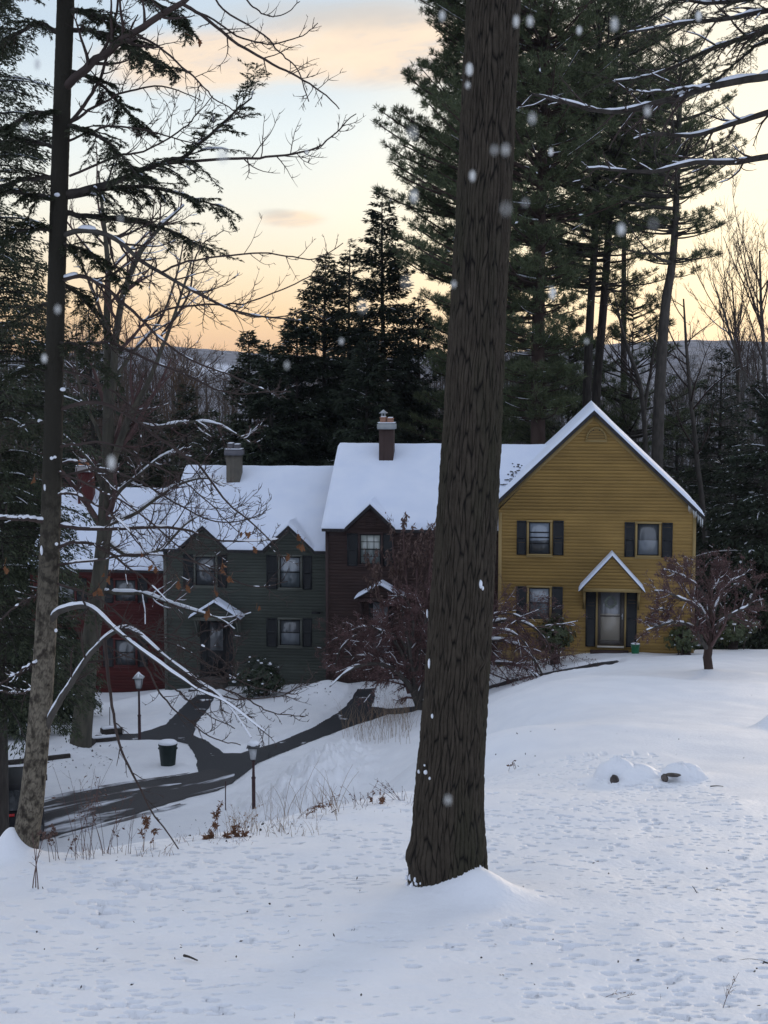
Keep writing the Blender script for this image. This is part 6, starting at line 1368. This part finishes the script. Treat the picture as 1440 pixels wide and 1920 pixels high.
for s in (-1, 1):
    q = MB(); q.box(cx + s * .78 - .08, cx + s * .78 + .08, cy - .05, cy + .08, cz + .88, cz + 1.08); q.build('taillight', rl, t)
    for y in (.85, 3.75):
        w = MB(); V = [(.20, -.11), (.33, -.11), (.345, -.07), (.345, .07), (.33, .11), (.20, .11)]; an = np.linspace(0, 2 * np.pi, 28, endpoint=False)
        A_ = np.array([[(cx + s * .80 + x, cy + y + r * math.cos(a), cz + .33 + r * math.sin(a)) for a in an] for r, x in V]); i = np.arange(6 * 28).reshape(6, 28); r_ = np.roll(i, -1, 1); w.add(A_, np.stack([i[:-1], r_[:-1], r_[1:], i[1:]], -1).reshape(-1, 4)); wo = w.build('wheel', M['black'], t)
        h = MB(); h.box(cx + s * .80 - .09, cx + s * .80 + .09, cy + y - .16, cy + y + .16, cz + .17, cz + .49); h.build('rim', M['metal'], wo)
    m_ = MB(); m_.box(cx + s * 1.0 - .11, cx + s * 1.0 + .11, cy + 2.9, cy + 3.0, cz + 1.12, cz + 1.28); m_.build('mirror', cb, t)
q = MB(); q.box(cx - .88, cx + .88, cy - .09, cy + .1, cz + .48, cz + .66); q.build('bumper', mat('grey_bumper', (.07, .072, .075), rough=.5), t)
t.rotation_euler = (0, 0, R(14))
# ---------------------------------------------------------------- snow covered boulders
rk = mat('boulder_rock', (.045, .038, .034), (.12, .10, .088), scale=7, rough=.9, bump=.6, bscale=20)
for lab, lumps, rocks, k in (('larger humped boulder buried in snow with bare rock on its left end', [((1158, 1440), .23, .24, .22), ((1188, 1452), .34, .34, .19), ((1212, 1462), .28, .30, .13), ((1140, 1478), .26, .28, .10)], [((1152, 1464), .065, .085)], 0),
                        ('smaller snow covered boulder with a split of bare rock, right of the larger one', [((1278, 1450), .25, .26, .18), ((1296, 1460), .20, .24, .13)], [((1246, 1459), .05, .06), ((1262, 1453), .11, .018)], 20)):
    p = P(*lumps[0][0], 22.6); t = thing('boulder', (p[0], p[1], float(ground(p[0], p[1]))), lab, 'boulder', 'snow covered boulders')
    q = MB()
    for j, ((px, py), rx, ry, rz) in enumerate(lumps):
        c = P(px, py, 22.6); zg = float(ground(c[0], c[1])); top = c[2] + .02; snow_lump(q, (c[0], c[1], top - rz), rx * 1.5, ry * 1.3, rz * 1.15 + .10, 26, k + j, amp=.34)
    q.build('snow_cap', M['snow'], t, smooth=True)
    for j, ((px, py), a, bz) in enumerate(rocks):
        n2 = MB(); c = P(px, py, 22.24); snow_lump(n2, c, a, .10, bz, 12, k + j + 9); n2.build('rock', rk, t, smooth=False)
# ---------------------------------------------------------------- dead weeds along the crest and twigs in the snow
def weed(label, px, py, hpx, n_, mt, spread=.25, leaves=0, lmt=None, lsz=(.05, .02), lean=0, seed=0, Y=None, arch=0, thick=.0032, name='dried_weed', br=2, group=None):
    global rng
    rng = np.random.default_rng(4000 + seed)
    b = G(px, py) if Y is None else P(px, py, Y); b[2] = float(ground(b[0], b[1])); h = hpx / F * b[1]
    K = 9; k = np.linspace(0, 1, K)[None, :, None]; a = rng.normal(0, spread, (n_, 2)); hh = h * rng.uniform(.55, 1, n_)
    base = b + np.c_[rng.normal(0, .03 * n_ ** .4, (n_, 2)), np.full(n_, -.06)]; base[:, 2] = ground(base[:, 0], base[:, 1]) - .05
    tip = np.c_[(a[:, 0] + lean) * hh, a[:, 1] * hh * .5, hh]
    st = base[:, None] + tip[:, None] * np.concatenate([k ** 1.4, k ** 1.4, k - arch * .55 * k ** 3], -1)
    r = np.linspace(thick, thick * .4, K)[None].repeat(n_, 0)
    q = MB(); q.tube(st, r, 4); x = (st, r)
    if br: x = spawn(st, r, br + 1, .35, .95, 38, .32, .7, 5, .2, .12, rmin=.0016); q.tube(x[0], x[1], 3)
    o = q.build(name, mt); tag(o, label, 'weed', group)
    if leaves:
        l = MB(); src = x[0] if br else st; i = rng.integers(0, len(src), leaves); p, tan = resamp(src[i], rng.uniform(.15, 1, (leaves, 1))); p = p[:, 0]
        l.leaf(p, tan[:, 0] * .4 + rng.normal(0, .6, p.shape) - np.array([0, 0, .5]), rng.normal(0, 1, p.shape), rng.uniform(.6, 1.3, leaves) * lsz[0], rng.uniform(.6, 1.3, leaves) * lsz[1]); l.build('leaf', lmt or mt, o)['kind'] = 'stuff'
    return o
weed('tall bare brown stems just right of the leaning tree foot', 150, 1612, 200, 9, M['twig_red'], .22, 60, M['driedleaf'], seed=1)
weed('fan of thin brown stems on the crest right of the leaning tree', 196, 1604, 180, 7, M['twig_red'], .3, 40, M['driedleaf'], seed=2, lean=.15)
weed('two crossed bare stems in front of the leaning tree', 68, 1658, 120, 3, M['twig_red'], .14, 0, seed=3, thick=.006)
weed('drooping seed heads low at the end of the left crest', 108, 1612, 140, 6, M['twig_red'], .32, 120, M['driedleaf'], (.035, .03), seed=4, arch=.8)
weed('upright rusty frond standing alone on the crest', 268, 1600, 84, 3, M['rust'], .06, 190, M['rust'], (.05, .018), seed=5, lean=.08)
weed('pair of curled rusty fronds, the taller on the right', 398, 1578, 88, 3, M['rust'], .06, 220, M['rust'], (.05, .018), seed=6, lean=.10)
weed('short curled rusty frond left of the taller pair', 386, 1580, 36, 2, M['rust'], .08, 110, M['rust'], (.05, .02), seed=7, lean=.2)
weed('crumpled rusty leaves on the crest below the snow capped lamp post', 442, 1577, 40, 5, M['rust'], .3, 150, M['rust'], (.06, .025), seed=8)
weed('thin forked bare stem on the crest between the brown fan and the lone frond', 242, 1604, 115, 2, M['twig_red'], .16, 0, seed=9, br=4)
weed('long arching frond bowed to the right above the bank', 560, 1540, 85, 4, M['twig_red'], .05, 120, M['rust'], (.04, .014), seed=10, lean=.85, arch=.75)
weed('tawny tuft of dry stalks at the lamp post foot', 452, 1562, 70, 22, M['straw'], .35, 60, M['straw'], (.03, .02), seed=11, thick=.002)
weed('reddish clump of dead leaves left of the big trunk', 714, 1512, 40, 5, M['rust'], .25, 110, M['rust'], (.05, .022), seed=12)
weed('wiry brown bush stems on the crest left of the rusty clump', 676, 1516, 55, 6, M['twig_red'], .4, 40, M['driedleaf'], (.03, .015), seed=13, lean=-.2)
weed('fine leaning stalks beside the left edge of the big trunk', 752, 1502, 60, 6, M['twig_red'], .45, 40, M['driedleaf'], (.03, .015), seed=14, lean=-.5)
weed('dark broken stick poking from the snow below the arching frond', 605, 1532, 34, 2, M['bark_dark'], .1, 0, seed=15, lean=1.1, thick=.008, br=0)
weed('short dark twig lying at the foot of the crest weeds', 200, 1618, 18, 1, M['bark_dark'], .1, 0, seed=16, lean=1.4, thick=.01, br=0)
weed('brown seedling stalks right of the big trunk at mid slope', 958, 1440, 16, 4, M['driedleaf'], .4, 16, M['driedleaf'], (.05, .03), seed=17)
weed('dark forked twig standing in the snow at lower right', 1312, 1676, 26, 2, M['bark_dark'], .3, 0, seed=18, thick=.006, lean=-.4, br=2)
weed('crooked dark twig with a knobby end right of the forked twig', 1340, 1672, 22, 3, M['bark_dark'], .5, 0, seed=19, thick=.006, lean=.7, arch=.6, br=2)
weed('feathery dead stalk leaning right at the lower right corner', 1344, 1888, 92, 1, M['driedleaf'], .02, 30, M['straw'], (.015, .005), seed=20, lean=.36, thick=.0028, br=14)
weed('low wispy stalk bending along the snow left of the feathery stalk', 1138, 1868, 26, 2, M['driedleaf'], .1, 14, M['straw'], (.014, .005), seed=21, lean=2.2, arch=.5, thick=.0024, br=6)
weed('little leaning blade of grass below the trunk mound on the right', 1054, 1662, 22, 2, M['driedleaf'], .2, 0, seed=22, lean=-.25, br=0, thick=.0025)
weed('dark little twig left of the trunk mound', 658, 1744, 16, 2, M['bark_dark'], .2, 0, seed=23, lean=.4, br=0, thick=.005)
weed('thin pale stalk pair near the bottom edge left of centre', 545, 1916, 36, 2, M['driedleaf'], .12, 0, seed=24, br=0, thick=.0022)
weed('low curved grass blades above the forked twig on the open slope', 1280, 1562, 14, 5, M['driedleaf'], .5, 0, seed=25, lean=.6, arch=.8, br=0, thick=.0024)
def stick(label, pts, w, lift=.012):
    c = np.array([G(*p) for p in pts]); c[:, 2] = ground(c[:, 0], c[:, 1]) + lift
    cc = catmull(c, 16); q = MB(); q.tube(cc, np.linspace(w, w * .5, 16)[None], 7); o = q.build('fallen_twig', M['bark_dark']); tag(o, label, 'twig', 'fallen twigs on the snow')
stick('small dark fallen twig lying on the open snow at lower left', [(345, 1796), (356, 1798), (370, 1804)], .012)
stick('curved dark fallen twig at the right edge near the bottom', [(1386, 1812), (1405, 1809), (1428, 1810), (1446, 1816)], .010, .03)
stick('knobby offshoot twig just below the curved one at the right edge', [(1414, 1832), (1420, 1822), (1432, 1814)], .010, .03)
stick('faint thin twig below the boulders', [(1276, 1577), (1284, 1580), (1291, 1581)], .008)
stick('tiny dark twig right of the trunk mound', [(1112, 1622), (1116, 1620), (1122, 1618)], .010)
stick('stray twig lying right of the smaller boulder', [(1332, 1476), (1345, 1475), (1356, 1476)], .008)
stick('thin twig in the lower left corner of the lawn', [(132, 1866), (142, 1869), (152, 1874)], .008)
# grass nobody could count: bank reeds, path edge and crest litter
def grass(label, zones, mt, seed):
    rg = np.random.default_rng(seed); q = MB()
    for px0, px1, py0, py1, n_, h0, h1, w in zones:
        pts = []
        for _ in range(n_):
            g_ = G(rg.uniform(px0, px1), rg.uniform(py0, py1)); pts.append(g_)
        b = np.array(pts); b[:, 2] = ground(b[:, 0], b[:, 1]) - .03; h = rg.uniform(h0, h1, n_); K = 6; k = np.linspace(0, 1, K)[None, :, None]
        tip = np.c_[rg.normal(0, .28, n_) * h, rg.normal(0, .2, n_) * h, h]; st = b[:, None] + tip[:, None] * np.concatenate([k ** 1.6, k ** 1.6, k - .12 * k ** 3], -1); q.tube(st, np.linspace(w, w * .4, K)[None].repeat(n_, 0), 3)
    o = q.build('dry_grass', mt); tag(o, label, 'grass', kind='stuff')
grass('pale dry grass stems on the bank and path edge', [(640, 770, 1345, 1400, 150, .5, 1.3, .006), (480, 640, 1500, 1545, 80, .25, .75, .004), (690, 780, 1330, 1372, 60, .5, 1.0, .006), (420, 600, 1540, 1575, 110, .08, .3, .003)], M['straw'], 91)
grass('brown litter of dead stems along the snow crest', [(330, 470, 1566, 1592, 110, .04, .16, .003), (560, 780, 1500, 1530, 90, .05, .2, .003), (120, 330, 1590, 1612, 70, .05, .2, .003)], M['rust'], 92)
def litter(label, zones, mt, seed):
    rg = np.random.default_rng(seed); q = MB()
    for px0, px1, py0, py1, n_, s in zones:
        b = np.array([G(rg.uniform(px0, px1), rg.uniform(py0, py1)) for _ in range(n_)]); b[:, 2] = ground(b[:, 0], b[:, 1]) + .03
        q.leaf(b, rg.normal(0, 1, b.shape), np.array([0, 0, 1.]) + rg.normal(0, .5, b.shape), rg.uniform(.5, 1.4, n_) * s, rg.uniform(.3, .8, n_) * s)
    tag(q.build('leaf_litter', mt), label, 'leaves', kind='stuff')
litter('dark dead leaves scattered over the snow', [(90, 240, 1400, 1445, 130, .10), (330, 620, 1540, 1600, 60, .05), (900, 1440, 1300, 1900, 60, .035), (560, 660, 1280, 1330, 60, .09), (40, 700, 1640, 1900, 30, .03), (820, 1040, 1300, 1440, 18, .05)], M['bark_dark'], 93)
# ---------------------------------------------------------------- lumps of snow dropping from the trees near the window
FL = [(829, 30, 7, 20), (880, 130, 10, 22), (877, 160, 7, 12), (968, 40, 9, 34), (994, 40, 7, 26), (1086, 57, 8, 18), (1152, 45, 8, 22), (1214, 209, 8, 10), (998, 222, 7, 16), (948, 281, 8, 20), (927, 281, 6, 9), (886, 330, 7, 18), (1033, 285, 8, 14), (949, 392, 7, 13), (773, 250, 7, 11), (776, 368, 9, 12), (851, 533, 7, 20), (763, 530, 7, 26), (680, 575, 7, 28), (640, 640, 6, 24), (1036, 550, 8, 22), (1165, 430, 9, 30), (985, 380, 6, 14), (226, 410, 5, 16), (70, 120, 8, 14), (48, 240, 6, 18), (418, 291, 8, 10), (209, 868, 8, 9), (83, 672, 6, 8), (108, 580, 6, 18), (575, 285, 5, 6), (1310, 30, 7, 8), (1225, 420, 6, 18), (1100, 640, 4, 8), (538, 685, 5, 8), (840, 1500, 6, 12)]
fm = mat('falling_snow', (.72, .71, .66), rough=.5)
rg = np.random.default_rng(17)
for i, (px, py, a, b_) in enumerate(FL):
    Y = rg.choice([.42, .55, .7, .9, 1.2]) * rg.uniform(.9, 1.1); c = P(px, py, Y); a_ = a * rg.uniform(.45, .75) * Y / F; bb = a_ * rg.uniform(1.6, 2.4)
    q = MB(); snow_lump(q, c, a_, a_, bb, 12, i + 60); o = q.build('snow_clump', fm, None, smooth=True)
    tag(o, 'small white clump of wet snow falling through the air close to the viewer', 'falling snow', 'falling clumps of snow')
# ---------------------------------------------------------------- dusk air
hz = bpy.data.materials.new('dusk_haze'); hz.use_nodes = True; nh = hz.node_tree; nh.nodes.clear()
o_ = nh.nodes.new('ShaderNodeOutputMaterial'); v_ = nh.nodes.new('ShaderNodeVolumePrincipled'); v_.inputs['Color'].default_value = (.80, .86, .98, 1); v_.inputs['Density'].default_value = .00009; nh.links.new(v_.outputs[0], o_.inputs['Volume'])
q = MB(); q.box(-2650, 2650, -230, 2650, -60, 62); h_ = q.build('haze', hz, recalc=True); tag(h_, kind='stuff')
